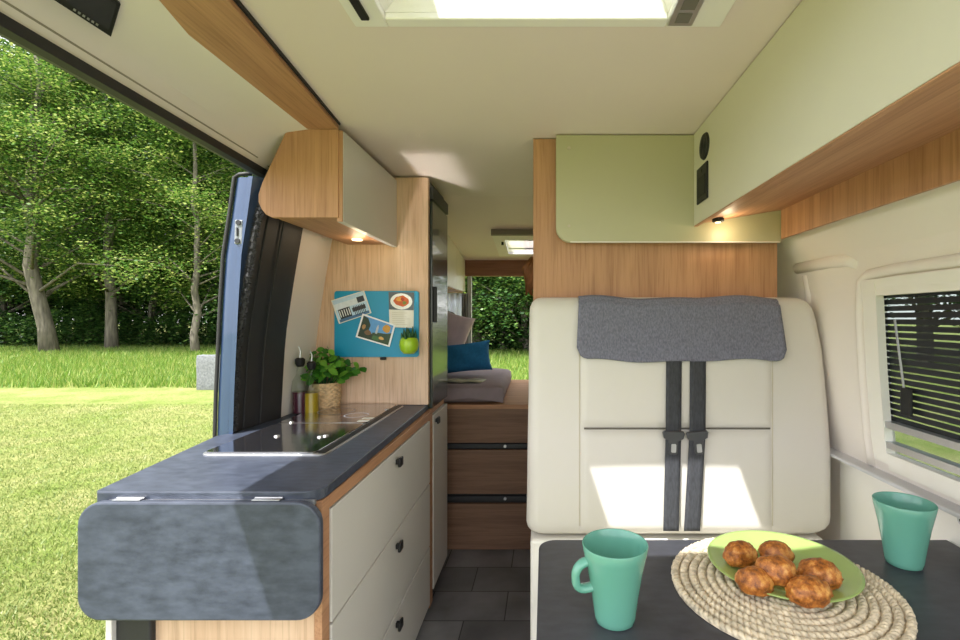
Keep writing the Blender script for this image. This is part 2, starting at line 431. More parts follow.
b = bm_new(); box(b, HX0-.012, HX0+.006, HY0, HY1-.01, 1.880, 1.888, .003); obj('blind_slot', b, black, wn, label='black blind slot')
b = bm_new()
box(b, HX1-.054, HX1-.002, HY0, HY1+.008, 1.880, 1.888, .003)
obj('vent', b, steel, wn, label='grey slotted vent strip')
b = bm_new()
for k in range(13): box(b, HX1-.042, HX1-.014, HY0+.025+k*.042, HY0+.055+k*.042, 1.8785, 1.8801)
obj('vent_grille', b, plain('vent_grey', hexc(104, 100, 92)), wn)
# raised ceiling plinth around it
b = bm_new(); flat_frame(b, (HX0-.0, .50, HY0-.2, HY1+.065), (HX0, HX1+.0, HY0, HY1), 1.893, 1.902, .004)

# rear roof window
rz = lambda y: 1.90-(y-2.45)*.17/1.3
wn = thing('window_2', 'small bright roof window above the bed', None, (-.15, 3.1, rz(3.1)), kind='structure')
b = bm_new()
x0, x1 = -.33, .30
def slopebox(bm, x0, x1, y0, y1, dz0, dz1, bev=.002):
    prism(bm, [(y0, rz(y0)+dz0), (y1, rz(y1)+dz0), (y1, rz(y1)+dz1), (y0, rz(y0)+dz1)], 'x', x0, x1)
for a in ((x0, x0+.07, 3.0, 3.5), (x1-.07, x1, 3.0, 3.5), (x0+.07, x1-.07, 3.0, 3.1), (x0+.07, x1-.07, 3.44, 3.5)): slopebox(b, *a, -.035, .01)
obj('frame', b, cream, wn)
b = bm_new(); slopebox(b, x0+.07, x1-.07, 3.1, 3.44, -.028, -.02)
obj('pane', b, clear, wn)
b = bm_new(); slopebox(b, x0-.005, x1+.005, 2.985, 3.005, -.036, .004); obj('blind_slot', b, plain('taupe', hexc(120, 108, 96)), wn)
b = bm_new(); p = Vector((x0+.055, 3.12, rz(3.12)-.04)); tube(b, [p, p+Vector((0, .0, -.02))], .008); obj('latch', b, black, wn)

# right wall
b = bm_new()
RW = [(.97, 0), (.965, .78), (.945, .85), (.93, .95), (.915, 1.15), (.905, 1.36), (.885, 1.47), (.83, 1.56), (.80, 1.64), (.80, 1.9)]
WY0, WY1, WZ0, WZ1 = .45, 1.335, .905, 1.345
def xr(z):
    for (xa, za), (xb, zb) in zip(RW, RW[1:]):
        if za <= z <= zb: return xa+(xb-xa)*(z-za)/(zb-za)
    return .8
def wall_strip(bm, y0, y1, z0, z1, th=.04):
    zs = sorted(set([z0, z1]+[z for _, z in RW if z0 < z < z1]+[z0+(z1-z0)*k/14 for k in range(1, 14)]))
    pts = [(xr(z), z) for z in zs]+[(xr(z)+th, z) for z in reversed(zs)]
    prism(bm, pts, 'y', y0, y1)
wall_strip(b, .0, WY0, 0, 1.9); wall_strip(b, WY1, 3.8, 0, 1.9); wall_strip(b, WY0, WY1, 0, WZ0); wall_strip(b, WY0, WY1, WZ1, 1.9)
o = obj('wall_right', b, cream, smooth=30); tag(o, 'cream moulded right side wall around the window', kind='structure')
# raised moulding around the window and pillar
b = bm_new()
def follow(y, z, off): return Vector((xr(z)+off, y, z))
path = [follow(WY1+.055, z, .004) for z in [.86+.04*k for k in range(12)]]+[follow(WY1+.035, 1.385, .002), follow(WY1, 1.40, .002)]+[follow(WY1-.1*k, 1.405, .002) for k in range(1, 12)]
tube(b, path, .016, 10); 
path = [follow(1.66, z, .018) for z in [.88+.05*k for k in range(12)]]
tube(b, path, .024, 10)
tube(b, [follow(1.70, 1.455, .005), follow(1.5, 1.455, .005), follow(1.42, 1.45, .008), follow(1.38, 1.435, .016)], .02, 10)
o = obj('trim_1', b, cream, smooth=True); tag(o, 'raised cream moulding framing the right window recess', kind='structure')
b = bm_new(); box(b, .90, .99, -.3, 1.60, .842, .853, .004); 
o = obj('trim_2', b, plain('ledge_grey', hexc(196, 196, 198), .4)); tag(o, 'narrow pale grey ledge below the right window', kind='structure')
# right lower wall panel (white) with round fitting
b = bm_new(); box(b, .948, .962, -.3, 1.55, .3, .84, .002)
o = obj('trim_3', b, white); tag(o, 'white lower panel below the right window ledge', kind='structure')
t = thing('table_socket', 'small round chrome ringed fitting on the white panel beside the jade mug', 'fitting', (.948, 1.085, .82))
p = Vector((.947, 1.09, .822))
b = bm_new(); t2 = bmesh.new(); lathe(t2, [(0, .004), (.006, .004), (.007, .006), (.011, .006), (.013, 0)], 20); merge(b, t2, Matrix.Translation(p) @ Matrix.Rotation(-PI/2, 4, 'Y'))
obj('ring', b, steel, t)
b = bm_new(); t2 = bmesh.new(); lathe(t2, [(0, .0055), (.006, .0055), (.006, 0)], 16); merge(b, t2, Matrix.Translation(p) @ Matrix.Rotation(-PI/2, 4, 'Y'))
obj('recess', b, black, t)

# right window
wn = thing('window_3', 'right side window with white frame and dark slatted blind', None, (.92, .9, .9), kind='structure')
b = bm_new()
def win_bar(bm, y0, y1, z0, z1, o0, o1):
    zs = [z0+(z1-z0)*k/8 for k in range(9)]
    prism(bm, [(xr(z)+o0, z) for z in zs]+[(xr(z)+o1, z) for z in reversed(zs)], 'y', y0, y1)
fo = (-.014, .008)
win_bar(b, WY1-.035, WY1+.02, WZ0-.02, WZ1+.04, *fo); win_bar(b, WY0, WY1-.035, WZ1-.005, WZ1+.04, *fo); win_bar(b, WY0, WY1-.035, WZ0-.035, WZ0+.01, *fo)
win_bar(b, WY0-.03, WY0+.03, WZ0-.02, WZ1+.04, *fo)
obj('frame', b, white, wn)
b = bm_new(); win_bar(b, WY0, WY1+.01, WZ0, WZ1, .034, .038); obj('pane', b, winglass, wn, label='dark tinted pane')
b = bm_new()
win_bar(b, WY0, WY1-.033, .985, 1.003, -.010, .012)
win_bar(b, WY0, WY1-.033, .930, .948, -.012, .014)
obj('rail', b, steel, wn, label='silver blind rails')
bl = thing('window_blind', 'black slatted blind drawn over the right side window', 'blind', (.91, .9, 1.0))
b = bm_new()
zz = 1.0
while zz < WZ1-.005:
    x = xr(zz)+.016
    t2 = bmesh.new(); box(t2, x, x+.001, WY0, WY1+.01, zz+.001, zz+.0141); merge(b, t2)
    zz += .0175
obj('slats', b, plain('blind_black', (.012, .014, .018, 1), .5), bl)
b = bm_new(); tube(b, [(xr(1.3)+.008, 1.262, 1.275), (xr(1.1)+.008, 1.245, 1.10)], .003, 6); obj('pull_rod', b, steel, bl)
b = bm_new(); box(b, .921, .929, 1.215, 1.252, 1.03, 1.10, .003); obj('latch', b, black, bl)

# left wall parts: header over sliding door
def zb(y): return 1.745+(1.6-y)*.0345
ys = [.1*k for k in range(16)]+[1.535, 1.58, 1.62]
def sec(y):
    z = zb(y)
    return [(-.925, z+.024), (-.915, z+.045), (-.905, z+.06), (-.895, z+.075), (-.88, 1.835 if z < 1.76 else z+.085), (-.855, 1.857), (-.82, 1.872), (-.735, 1.884), (-.735, 1.92), (-.95, 1.92), (-.95, z+.024)]
b = bm_new(); loft(b, [[Vector((x, y, z)) for x, z in sec(y)] for y in ys])
o = obj('trim_4', b, cream, smooth=35); tag(o, 'curved cream lining above the open sliding door', kind='structure')
b = bm_new(); loft(b, [[Vector(p) for p in ((-.94, y, zb(y)), (-.922, y, zb(y)+.003), (-.918, y, zb(y)+.024), (-.955, y, zb(y)+.03), (-.96, y, zb(y)+.006))] for y in ys])
o = obj('trim_5', b, darktrim); tag(o, 'black rubber edge along the top of the door opening', kind='structure')
b = bm_new(); tube(b, [(-.9155, y, zb(y)+.044) for y in ys[:-2]], .0022, 6)
o = obj('trim_6', b, plain('groove', hexc(150, 144, 128))); tag(o, 'thin seam line in the lining above the door', kind='structure')

# outer left wall behind kitchen + jamb trims
LWz = [(-1.10, -.4), (-1.10, 0), (-1.03, .5), (-1.012, .89), (-.995, 1.2), (-.965, 1.4), (-.93, 1.61), (-.88, 1.78), (-.86, 1.9)]
def xl(z):
    for (xa, za), (xb, zb_) in zip(LWz, LWz[1:]):
        if za <= z <= zb_: return xa+(xb-xa)*(z-za)/(zb_-za)
    return LWz[-1][0]
def left_strip(bm, y0, y1, z0, z1, o0, o1, skew=0):
    zs = [z0+(z1-z0)*k/20 for k in range(21)]
    prism(bm, [(xl(z)+o1, z) for z in zs]+[(xl(z)+o0, z) for z in reversed(zs)], 'y', y0, y1)
b = bm_new()
zs = [k/20*1.9 for k in range(21)]
loft(b, [[Vector((xl(z), 1.80+.0*z, z)), Vector((xl(z), 2.5, z)), Vector((xl(z)-.05, 2.5, z)), Vector((xl(z)-.05, 1.80, z))] for z in zs])
o = obj('wall_left', b, cream, smooth=40); tag(o, 'curved cream side wall behind the kitchen worktop', kind='structure')
b = bm_new(); left_strip(b, 2.5, 3.8, 0, 1.9, -.05, 0)
o = obj('wall_left_rear', b, cream); tag(o, 'cream left wall beside the bed', kind='structure')
b = bm_new()
loft(b, [[Vector((xl(z)-.03, 1.62, z)), Vector((xl(z)-.022, 1.68, z)), Vector((xl(z)-.012, 1.74, z)), Vector((xl(z)+.004, 1.80, z)), Vector((xl(z)+.006, 1.835-.0*z, z)), Vector((xl(z)-.05, 1.835, z)), Vector((xl(z)-.07, 1.62, z))] for z in zs])
o = obj('trim_7', b, darktrim, smooth=50); tag(o, 'black ribbed pillar cover between door opening and kitchen wall', kind='structure')
b = bm_new()
for k in range(2):
    tube(b, [(xl(z)-.024+.016*k, 1.655+.07*k, z) for z in zs[8:]], .003, 6)
o = obj('trim_8', b, rubber); tag(o, 'rubber ribs on the black pillar cover', kind='structure')
b = bm_new()
pts = []
for k in range(90):
    z = .7+1.08*k/89
    pts.append(Vector((xl(z)-.022+random.uniform(-.002, .002), 1.60+random.uniform(-.003, .003), z)))
tube(b, pts, [random.uniform(.008, .010) for _ in pts], 9)
for k in range(3500):
    z = random.uniform(.7, 1.78); a = random.uniform(PI, 2*PI)
    p = Vector((xl(z)-.022, 1.60, z)); q = p+Vector((math.cos(a)*.019, math.sin(a)*.019, random.uniform(-.008, .008)))
    s = Vector((0, 0, .0012)); b.faces.new([b.verts.new(p-s), b.verts.new(p+s), b.verts.new(q)])
o = obj('trim_9', b, fuzz, recalc=False); tag(o, 'fuzzy black brush seal beside the blue door edge', kind='structure')

# blue sliding door edge: an opened sliding door's leading edge
dr = thing('door_1', 'open blue sliding door edge with chrome latch plate', None, (-1.08, 1.64, 0), kind='structure')
JP = [(-1.035, 1.745), (-1.052, 1.62), (-1.072, 1.49), (-1.082, 1.33), (-1.089, 1.177), (-1.096, 1.03), (-1.10, .89), (-1.105, .4), (-1.10, -.2)]
def xj(z):
    for (xa, za), (xb, zb_) in zip(JP, JP[1:]):
        if zb_ <= z <= za: return xa+(xb-xa)*(z-za)/(zb_-za)
    return JP[-1][0] if z < 0 else JP[0][0]
zs2 = [-.2+(1.745+.2)*k/30 for k in range(31)]
b = bm_new()
loft(b, [[Vector((xj(z)+.012, 1.60, z)), Vector((xj(z)+.03, 1.592, z)), Vector((xj(z)+.055, 1.592, z)), Vector((xj(z)+.062, 1.58, z)), Vector((xj(z)+.078, 1.578, z)), Vector((xl(z)-.036, 1.60, z)), Vector((xl(z)-.03, 1.66, z)), Vector((xj(z)+.012, 1.66, z))] for z in zs2])
obj('panel', b, bluep, dr, smooth=30)
b = bm_new()
tube(b, [(xj(z)+.007, 1.595, z) for z in zs2]+[(xj(1.745)+.02, 1.6, 1.757), (xj(1.745)+.06, 1.6, 1.76)], .0062, 8)
obj('rubber_seal', b, rubber, dr, smooth=True)
z0 = W(238, 232, 1.58)
b = bm_new()
prism(b, [(z0.x-.014+.002, z0.z-.04), (z0.x+.014, z0.z-.04), (z0.x+.016, z0.z+.04), (z0.x-.010, z0.z+.04)], 'y', 1.578, 1.595, .003)
lp = obj('latch_plate', b, plain('satin_plate', hexc(138, 142, 148), .5, metal=.3), dr, label='chrome latch plate')
b = bm_new()
for dz in (-.03, .03):
    tube(b, [(z0.x+.002+dz*.05, 1.574, z0.z+dz), (z0.x+.002+dz*.05, 1.58, z0.z+dz)], .0085, 12)
tube(b, [(z0.x, 1.576, z0.z-.014), (z0.x, 1.576, z0.z+.014)], .003, 8)
obj('screw', b, darktrim, lp)
lp2 = None

# rear header and jambs
b = bm_new()
box(b, -.66, .97, 3.75, 3.80, 1.607, 1.74, .003)
o = obj('wall_back', b, wood('oak_reddish', hexc(150, 104, 80), hexc(128, 84, 62), 'x')); tag(o, 'oak header board above the open rear doorway', kind='structure')
b = bm_new(); box(b, -.605, -.575, 3.76, 3.80, .5, 1.607, .003); box(b, .80, .95, 3.75, 3.80, 0, 1.9, .003)
o = obj('trim_10', b, plain('jamb_grey', hexc(176, 176, 170))); tag(o, 'grey jambs of the rear doorway', kind='structure')
b = bm_new(); box(b, -1.0, -.78, 3.75, 3.8, 0, 1.74, .003)
o = obj('trim_11', b, cream); tag(o, 'cream rear corner panel', kind='structure')

# ------------------------------------------------------------------ kitchen
kc = thing('kitchen_cabinet', 'cream fronted kitchen drawer cabinet with oak carcass under the worktop', 'cabinet', (-.75, 1.6, 0))
b = bm_new(); 
box(b, -.90, -.515, 1.075, 1.095, .02, .872, .001)
obj('end_panel', b, w_pale, kc)
b = bm_new()
box(b, -.98, -.515, 1.097, 2.13, .07, .872)
obj('body', b, w_y, kc)
b = bm_new()
box(b, -.515, -.497, 1.075, 1.112, .03, .872, .001); box(b, -.515, -.497, 2.075, 2.13, .03, .872, .001); box(b, -.515, -.497, 1.112, 2.075, .842, .872, .001)
obj('face_frame', b, w_y, kc)
b = bm_new(); box(b, -.9, -.53, 1.1, 2.4, 0, .075); obj('plinth', b, gaskm, kc)
DRZ = [(.838, .574), (.568, .304), (.298, .05)]
for i, (z1, z0_) in enumerate(DRZ):
    b = bm_new(); box(b, -.513, -.494, 1.118, 2.069, z0_, z1, .0015)
    d = obj('drawer', b, doorm, kc)
    b = bm_new(); zc = (z1-.035, z1-.045, z1-.035)[i]; yc = 1.60
    box(b, -.494, -.484, yc-.008, yc+.008, zc-.008, zc+.008, .002)
    box(b, -.484, -.474, yc-.018, yc+.018, zc-.015, zc+.015, .004)
    obj('knob', b, black, d, smooth=40)
# black recess at the left of end panel (leg)
lg = thing('support_leg', 'black support post beside the oak cabinet end under the worktop flap', 'leg', (-.93, 1.1, 0))
b = bm_new(); box(b, -.945, -.868, 1.06, 1.12, -.02, .872, .004); obj('post', b, rubber, lg)
b = bm_new(); box(b, -.958, -.945, 1.05, 1.13, -.02, .872, .002); obj('side_trim', b, white, lg, label='white side strip')

# worktop
wt = thing('kitchen_worktop', 'slate grey kitchen worktop with a folded down end flap', 'worktop', (-.75, 1.6, .872))
pl = []
x1, y1_ = -.497, 1.053
rc = .045
pl = [(-.978, 1.053), (-.990, 1.065), (-1.062, 1.555), (-1.05, 1.575), (-1.03, 1.60), (-1.02, 1.80), (-1.012, 2.128), (-.517, 2.128)]
for k in range(7):
    a = k/6*PI/2
    pl.append((-.495-rc+rc*math.cos(a), y1_+rc-rc*math.sin(a)))
b = bm_new(); prism(b, pl, 'z', .874, .90, .003, 2)
obj('slab', b, slatem, wt)
b = bm_new(); pts = rrect(-.996, -.479, .635, .887, .05, 8)
prism(b, pts, 'y', 1.025, 1.045, .004, 2)
fl = obj('flap', b, slatem, wt, label='slate grey rounded flap hanging down')
for xh in (-.90, -.60):
    b = bm_new(); box(b, xh-.03, xh+.03, 1.034, 1.05, .8875, .8895, .0006); tube(b, [(xh-.03, 1.048, .888), (xh+.03, 1.048, .888)], .003, 8)
    obj('hinge', b, steel, wt, smooth=40)
b = bm_new(); box(b, -.95, -.50, 1.046, 1.054, .874, .884); obj('hinge_rail', b, steel, wt)

# hob/sink with glass lids
hb = thing('hob_and_sink', 'black glass covered hob and sink unit set into the worktop', 'hob', (-.77, 1.7, .9))
hx0, hx1, hy0, hy1 = -.955, -.605, 1.325, 2.085
b = bm_new(); prism(b, rrect(hx0, hx1, hy0, hy1, .03, 5), 'z', .898, .9045, .0015, 1)
obj('rim', b, steel, hb, label='steel rim')
b = bm_new(); prism(b, rrect(hx0+.008, hx1-.03, hy0+.008, 1.70, .022, 5), 'z', .900, .909, .001, 1)
g1 = obj('glass_lid', b, hobm, hb)
b = bm_new(); prism(b, rrect(hx0+.008, hx1-.03, 1.707, hy1-.008, .022, 5), 'z', .900, .909, .001, 1)
g2 = obj('glass_lid', b, hobm, hb)
b = bm_new(); prism(b, rrect(hx1-.027, hx1-.006, hy0+.01, hy1-.01, .008, 4), 'z', .902, .9065, .001, 1); obj('side_trim', b, black, hb)
b = bm_new(); box(b, hx0+.02, hx1-.04, 1.700, 1.707, .900, .9085, .001); obj('hinge_bar', b, steel, hb)
ringm = plain('lid_print', (.25, .25, .27, 1), .3)
b = bm_new()
for (cx, cy, r) in ((-.83, 1.92, .07), (-.72, 1.84, .045)):
    for k in range(48):
        a0, a1 = 2*PI*k/48, 2*PI*(k+1)/48
        q = [(cx+rr*math.cos(a), cy+rr*math.sin(a), .9094) for rr, a in ((r, a0), (r, a1), (r-.003, a1), (r-.003, a0))]
        b.faces.new([b.verts.new(p) for p in q])
obj('burner_ring', b, ringm, hb, recalc=False)
for (x, y, w_) in ((-.655, 1.74, .02), (-.655, 1.785, .02)):
    b = bm_new(); box(b, x-w_, x+w_, y-.012, y+.012, .909, .9096)
    obj('sticker', b, paper, hb, label='small white printed sticker')
b = bm_new()
for (x, y) in ((-.70, 1.50), (-.69, 1.515), (-.84, 1.51), (-.90, 1.71), (-.64, 1.95)):
    b = bm_new(); lathe(b, [(0, .004), (.008, .0035), (.009, 0)], 14, (x, y, .909))
    obj('lid_buffer', b, steel, hb, smooth=True)

# oak partition at end of worktop
b = bm_new(); box(b, -.999, -.509, 2.10, 2.125, .902, 1.893, .0015)
o = obj('wood_panel', b, w_pale); tag(o, 'oak panel standing across the far end of the kitchen worktop', 'panel')

# lower cupboard + fridge
cc = thing('corner_cupboard', 'narrow cream cupboard below the black fridge beyond the drawers', 'cabinet', (-.75, 2.3, 0))
b = bm_new(); box(b, -.98, -.517, 2.132, 2.46, .04, .872, .001); obj('body', b, w_y, cc)
b = bm_new(); box(b, -.516, -.497, 2.15, 2.452, .07, .845, .0015); d = obj('door', b, doorm, cc)
b = bm_new(); box(b, -.497, -.488, 2.18, 2.196, .808, .824, .002); box(b, -.488, -.478, 2.17, 2.206, .802, .832, .004); obj('knob', b, black, d, smooth=40)
fr = thing('fridge', 'tall black fronted fridge above the cream cupboard', 'fridge', (-.75, 2.3, .875))
b = bm_new(); box(b, -.98, -.517, 2.127, 2.46, .876, 1.893, .001); obj('body', b, darktrim, fr)
b = bm_new(); box(b, -.516, -.497, 2.13, 2.458, .88, 1.80, .003); d = obj('door', b, fridgem, fr)
b = bm_new(); box(b, -.497, -.480, 2.137, 2.152, 1.26, 1.42, .003); obj('handle', b, black, d)
b = bm_new(); box(b, -.516, -.494, 2.13, 2.46, 1.806, 1.86, .002); obj('top_vent', b, darktrim, fr)

# left overhead locker
ov = thing('overhead_locker', 'oak ended overhead locker with cream door above the kitchen', 'locker', (-.78, 1.8, 1.585))
pts = [W(*p, 1.536) for p in ((287, 129), (338, 129), (338.2, 217.5), (272, 217.5), (266, 214.5), (261.5, 209), (258.5, 202), (258.5, 194), (262, 183))]
b = bm_new(); prism(b, [(p.x, p.z) for p in pts], 'y', 1.536, 1.556, .001, 1); obj('end_panel', b, w_z, ov)
b = bm_new()
pz = [(p.x, p.z) for p in pts]; pz = [(x if x > -.9 else x, z) for x, z in pz]
prism(b, [(-.82, 1.881), (-.668, 1.881), (-.668, 1.60), (-.86, 1.60)], 'y', 1.557, 2.098)
box(b, -.86, -.668, 1.5565, 2.098, 1.5995, 1.61)
obj('body', b, w_y, ov)
b = bm_new(); box(b, -.667, -.645, 1.545, 2.098, 1.588, 1.879, .0015); d = obj('door', b, doorm, ov, label='cream door')
b = bm_new(); box(b, -.665, -.647, 1.540, 1.5448, 1.588, 1.879, .0005); obj('edge_strip', b, w_z, d)
b = bm_new(); tube(b, [(-.76, 1.95, 1.600), (-.76, 1.95, 1.594)], .02, 16); obj('spot_lamp', b, warm_led, ov, label='warm glowing downlight')

# overhead oak shelf board
b = bm_new()
pl = [(-.60, .909), (-.60, .0), (-.735, .0), (-.73, .909), (-.765, 1.055), (-.785, 1.23), (-.822, 1.534), (-.657, 1.534)]
prism(b, pl, 'z', 1.881, 1.894, .001, 1)
o = obj('shelf_board', b, w_y); tag(o, 'long oak board under the ceiling above the door opening', 'board')
b = bm_new(); prism(b, [(-.592, .9), (-.592, .0), (-.599, .0), (-.599, .9), (-.656, 1.534), (-.651, 1.534)], 'z', 1.893, 1.8998)  # near-black strip standing in for the shade between board and ceiling
o = obj('gap_shade', b, gaskm); tag(o, 'dark strip painted as the shadow between oak board and ceiling', kind='structure')

# display panel top-left
dp = thing('control_screen', 'black rectangular screen mounted on the lining above the door', 'screen', (-.85, .85, 1.84))
def quadbox(bm, P4, nv, t0, t1):
    lo = [bm.verts.new(p+nv*t0) for p in P4]; hi = [bm.verts.new(p+nv*t1) for p in P4]
    bm.faces.new(lo); bm.faces.new(hi[::-1])
    for i in range(4): bm.faces.new((lo[i], lo[(i+1) % 4], hi[(i+1) % 4], hi[i]))
S4 = [Vector((-.866, .958, 1.846)), Vector((-.800, .905, 1.876)), Vector((-.800, .66, 1.876)), Vector((-.866, .66, 1.846))]
sn = Vector((.414, 0, -.91))
def sp4(a, c, d, e):   # inset the panel outline: a far, c near, d low side, e high side
    A0, B0, C0, D0 = S4; f = lambda u, v: (A0*(1-u)+B0*u)*(1-v)+(D0*(1-u)+C0*u)*v
    return [f(d, a), f(1-e, a), f(1-e, 1-c), f(d, 1-c)]
b = bm_new(); quadbox(b, S4, sn, -.006, .008); obj('casing', b, black, dp)
b = bm_new(); quadbox(b, sp4(.03, .03, .16, .06), sn, .0078, .009); obj('screen', b, plain('screen_grey', (.04, .04, .045, 1), .2), dp)
b = bm_new()
for k in range(6): quadbox(b, sp4(.10+.03*k, .885-.03*k, .06, .88), sn, .0078, .0088)
obj('lettering', b, plain('grey_print', (.3, .3, .3, 1)), dp, label='tiny grey lettering')

# magnetic board and cards
mb = thing('magnetic_board', 'teal magnetic board fixed on the oak panel above the herb', 'board', (-.73, 2.1, 1.1))
y = 2.10
a = W(334.5, 291, 2.095); c = W(419, 357, 2.095)
b = bm_new(); prism(b, rrect(a.x, c.x, c.z, a.z, .012, 5), 'y', 2.092, 2.099, .001, 1); obj('panel', b, teal, mb)
b = bm_new(); q = W(383, 358, 2.09); box(b, q.x-.012, q.x+.012, 2.085, 2.099, q.z-.008, q.z+.003, .002); obj('clip', b, black, mb)
def card(name, label, cat, corners, D, body, draws, group=None):
    t = thing(name, label, cat, W(*corners[3], D), group)
    P4 = [W(*c, D) for c in corners]
    def uv(u, v):   # u right, v down
        return P4[0]*(1-u)*(1-v)+P4[1]*u*(1-v)+P4[2]*u*v+P4[3]*(1-u)*v
    b = bm_new(); prism(b, [(p.x, p.z) for p in P4], 'y', D, D+.0012); obj('card', b, body, t)
    b = bm_new(); mats = []; k = 0
    for col, poly in draws:
        if col not in mats: mats.append(col)
        k += 1
        vs = [b.verts.new(uv(u, v)+Vector((0, -.0002-.00004*k, 0))) for u, v in poly]
        f = b.faces.new(vs); f.material_index = mats.index(col)
    o = obj('printed_picture', b, mats, t, recalc=False)
    return t
def R(u0, v0, u1, v1): return [(u0, v0), (u1, v0), (u1, v1), (u0, v1)]
def blob(cx, cy, rx, ry, n=14, j=.0): return [(cx+rx*math.cos(2*PI*k/n)*(1+random.uniform(-j, j)), cy+ry*math.sin(2*PI*k/n)*(1+random.uniform(-j, j))) for k in range(n)]
ink = {}
def C(r, g, b_):
    k = (r, g, b_)
    if k not in ink: ink[k] = plain('print_%d_%d_%d' % k, hexc(r, g, b_), .5, var=.08, nscale=60)
    return ink[k]
dr1 = [(C(182, 208, 226), R(.03, .03, .97, .97)), (C(214, 222, 228), R(.03, .2, .97, .45)), (C(40, 44, 48), R(.1, .45, .45, .85)), (C(44, 48, 56), R(.72, .18, .93, .42)),
       (C(60, 58, 60), R(.5, .55, .9, .72)), (C(70, 110, 150), R(.05, .85, .95, .97))]
dr1 += [(C(230, 230, 226), R(.12+.07*k, .5, .145+.07*k, .78)) for k in range(5)]+[(C(32, 34, 38), R(.55+.05*k, .5, .57+.05*k, .9)) for k in range(7)]
card('postcard', 'tilted pale blue postcard at the top left of the teal board', 'postcard', [(331, 300.5), (364, 290.5), (371.5, 313), (339, 324)], 2.088, paper, dr1)
dr2 = [(C(96, 156, 212), R(.05, .06, .95, .94)), (C(46, 60, 44), [(.05, .06), (.2, .1), (.32, .35), (.3, .6), (.45, .7), (.45, .94), (.05, .94)]),
       (C(54, 74, 48), [(.45, .94), (.42, .62), (.6, .55), (.8, .5), (.95, .4), (.95, .94)]), (C(206, 150, 60), blob(.78, .28, .13, .16, 10, .2)), (C(120, 90, 60), blob(.3, .68, .1, .12, 10, .2)),
       (C(190, 196, 202), [(.5, .62), (.5, .35), (.53, .22), (.56, .35), (.56, .62)]), (C(220, 170, 90), blob(.7, .75, .08, .07, 8, .2)), (C(70, 110, 60), blob(.55, .8, .12, .1, 8, .2)), (C(170, 130, 80), blob(.15, .5, .05, .1, 8, .2))]
card('photo_print', 'white bordered landscape photo print in the middle of the teal board', 'photo', [(362.5, 313.5), (395.5, 325), (389.5, 347), (355.5, 337)], 2.086, plain('photo_border', hexc(240, 240, 240)), dr2)
dr3 = [(C(90, 96, 100), R(0, 0, 1, .5)), (C(244, 244, 240), blob(.5, .26, .44, .23, 20)), (C(206, 96, 40), blob(.5, .25, .3, .15, 14, .12)), (C(226, 160, 60), blob(.42, .2, .12, .07, 10, .2)),
       (C(120, 130, 50), blob(.62, .3, .08, .05, 8, .2)), (C(180, 60, 30), blob(.55, .2, .07, .05, 8, .2))]
dr3 += [(C(196, 188, 166), R(.12, .58+.055*k, .12+random.uniform(.5, .75), .59+.055*k)) for k in range(7)]
card('recipe_card', 'recipe card with a food picture at the top right of the teal board', 'card', [(388.5, 292), (414, 292.5), (413.5, 328), (389.5, 327)], 2.089, paper, dr3)
pp = W(409, 344, 2.06)
pt = thing('wall_planter', 'lime green round pot with a dark succulent on the teal board', 'planter', pp)
b = bm_new(); lathe(b, [(0, -.042), (.022, -.041), (.036, -.026), (.041, -.004), (.038, .014), (.032, .028), (.028, .028), (.03, .012), (0, .01)], 32, pp); obj('pot', b, greencer, pt, smooth=True)
b = bm_new()
for k in range(16):
    a = k*2.4; r = .004+.0014*k
    base = pp+Vector((math.cos(a)*r*.6, math.sin(a)*r*.6, .012)); tip = pp+Vector((math.cos(a)*(r+.012), math.sin(a)*(r+.012), .075-.0022*k))
    tube(b, [base, (base+tip)/2+Vector((math.cos(a)*.006, math.sin(a)*.006, 0)), tip], [.005, .0075, .0012], 6)
obj('succulent', b, succ, pt, smooth=True)

# bottles
def bottle(px, py, liquid, zfill, name, label, s=1.0):
    p = WZ(px, py, .905); p.x = max(p.x, -.985)
    t = thing(name, label, 'bottle', p)
    prof = [(0, .0), (.029, .0), (.031, .004), (.031, .10), (.028, .125), (.013, .155), (.011, .19), (.0125, .192)]
    b = bm_new(); lathe(b, [(r*s, z*s) for r, z in prof], 32, p); obj('glass', b, bottleg, t, smooth=True)
    b = bm_new(); lathe(b, [(0, .003*s), (.0285*s, .003*s), (.0285*s, zfill*s), (0, zfill*s)], 28, p); obj('liquid', b, liquid, t, smooth=40)
    b = bm_new(); lathe(b, [(0, .183*s), (.012*s, .183*s), (.0185*s, .196*s), (.019*s, .212*s), (.012*s, .218*s), (0, .218*s)], 20, p); obj('stopper', b, black, t, smooth=40)
    b = bm_new(); tube(b, [p+Vector((0, 0, .218*s)), p+Vector((.002, 0, .245*s)), p+Vector((-.004, -.004, .265*s))], [.004, .003, .002], 8); obj('spout', b, steel, t)
vin = plain('dark_vinegar', hexc(70, 22, 40), .15, coat=.5); oil = plain('olive_oil', hexc(170, 140, 30), .15, coat=.5)
bottle(300, 413, vin, .085, 'glass_bottle', 'glass pour bottle half filled with dark red vinegar')
bottle(311.5, 412.5, oil, .085, 'glass_bottle', 'glass pour bottle with yellow oil beside the basket', .93)
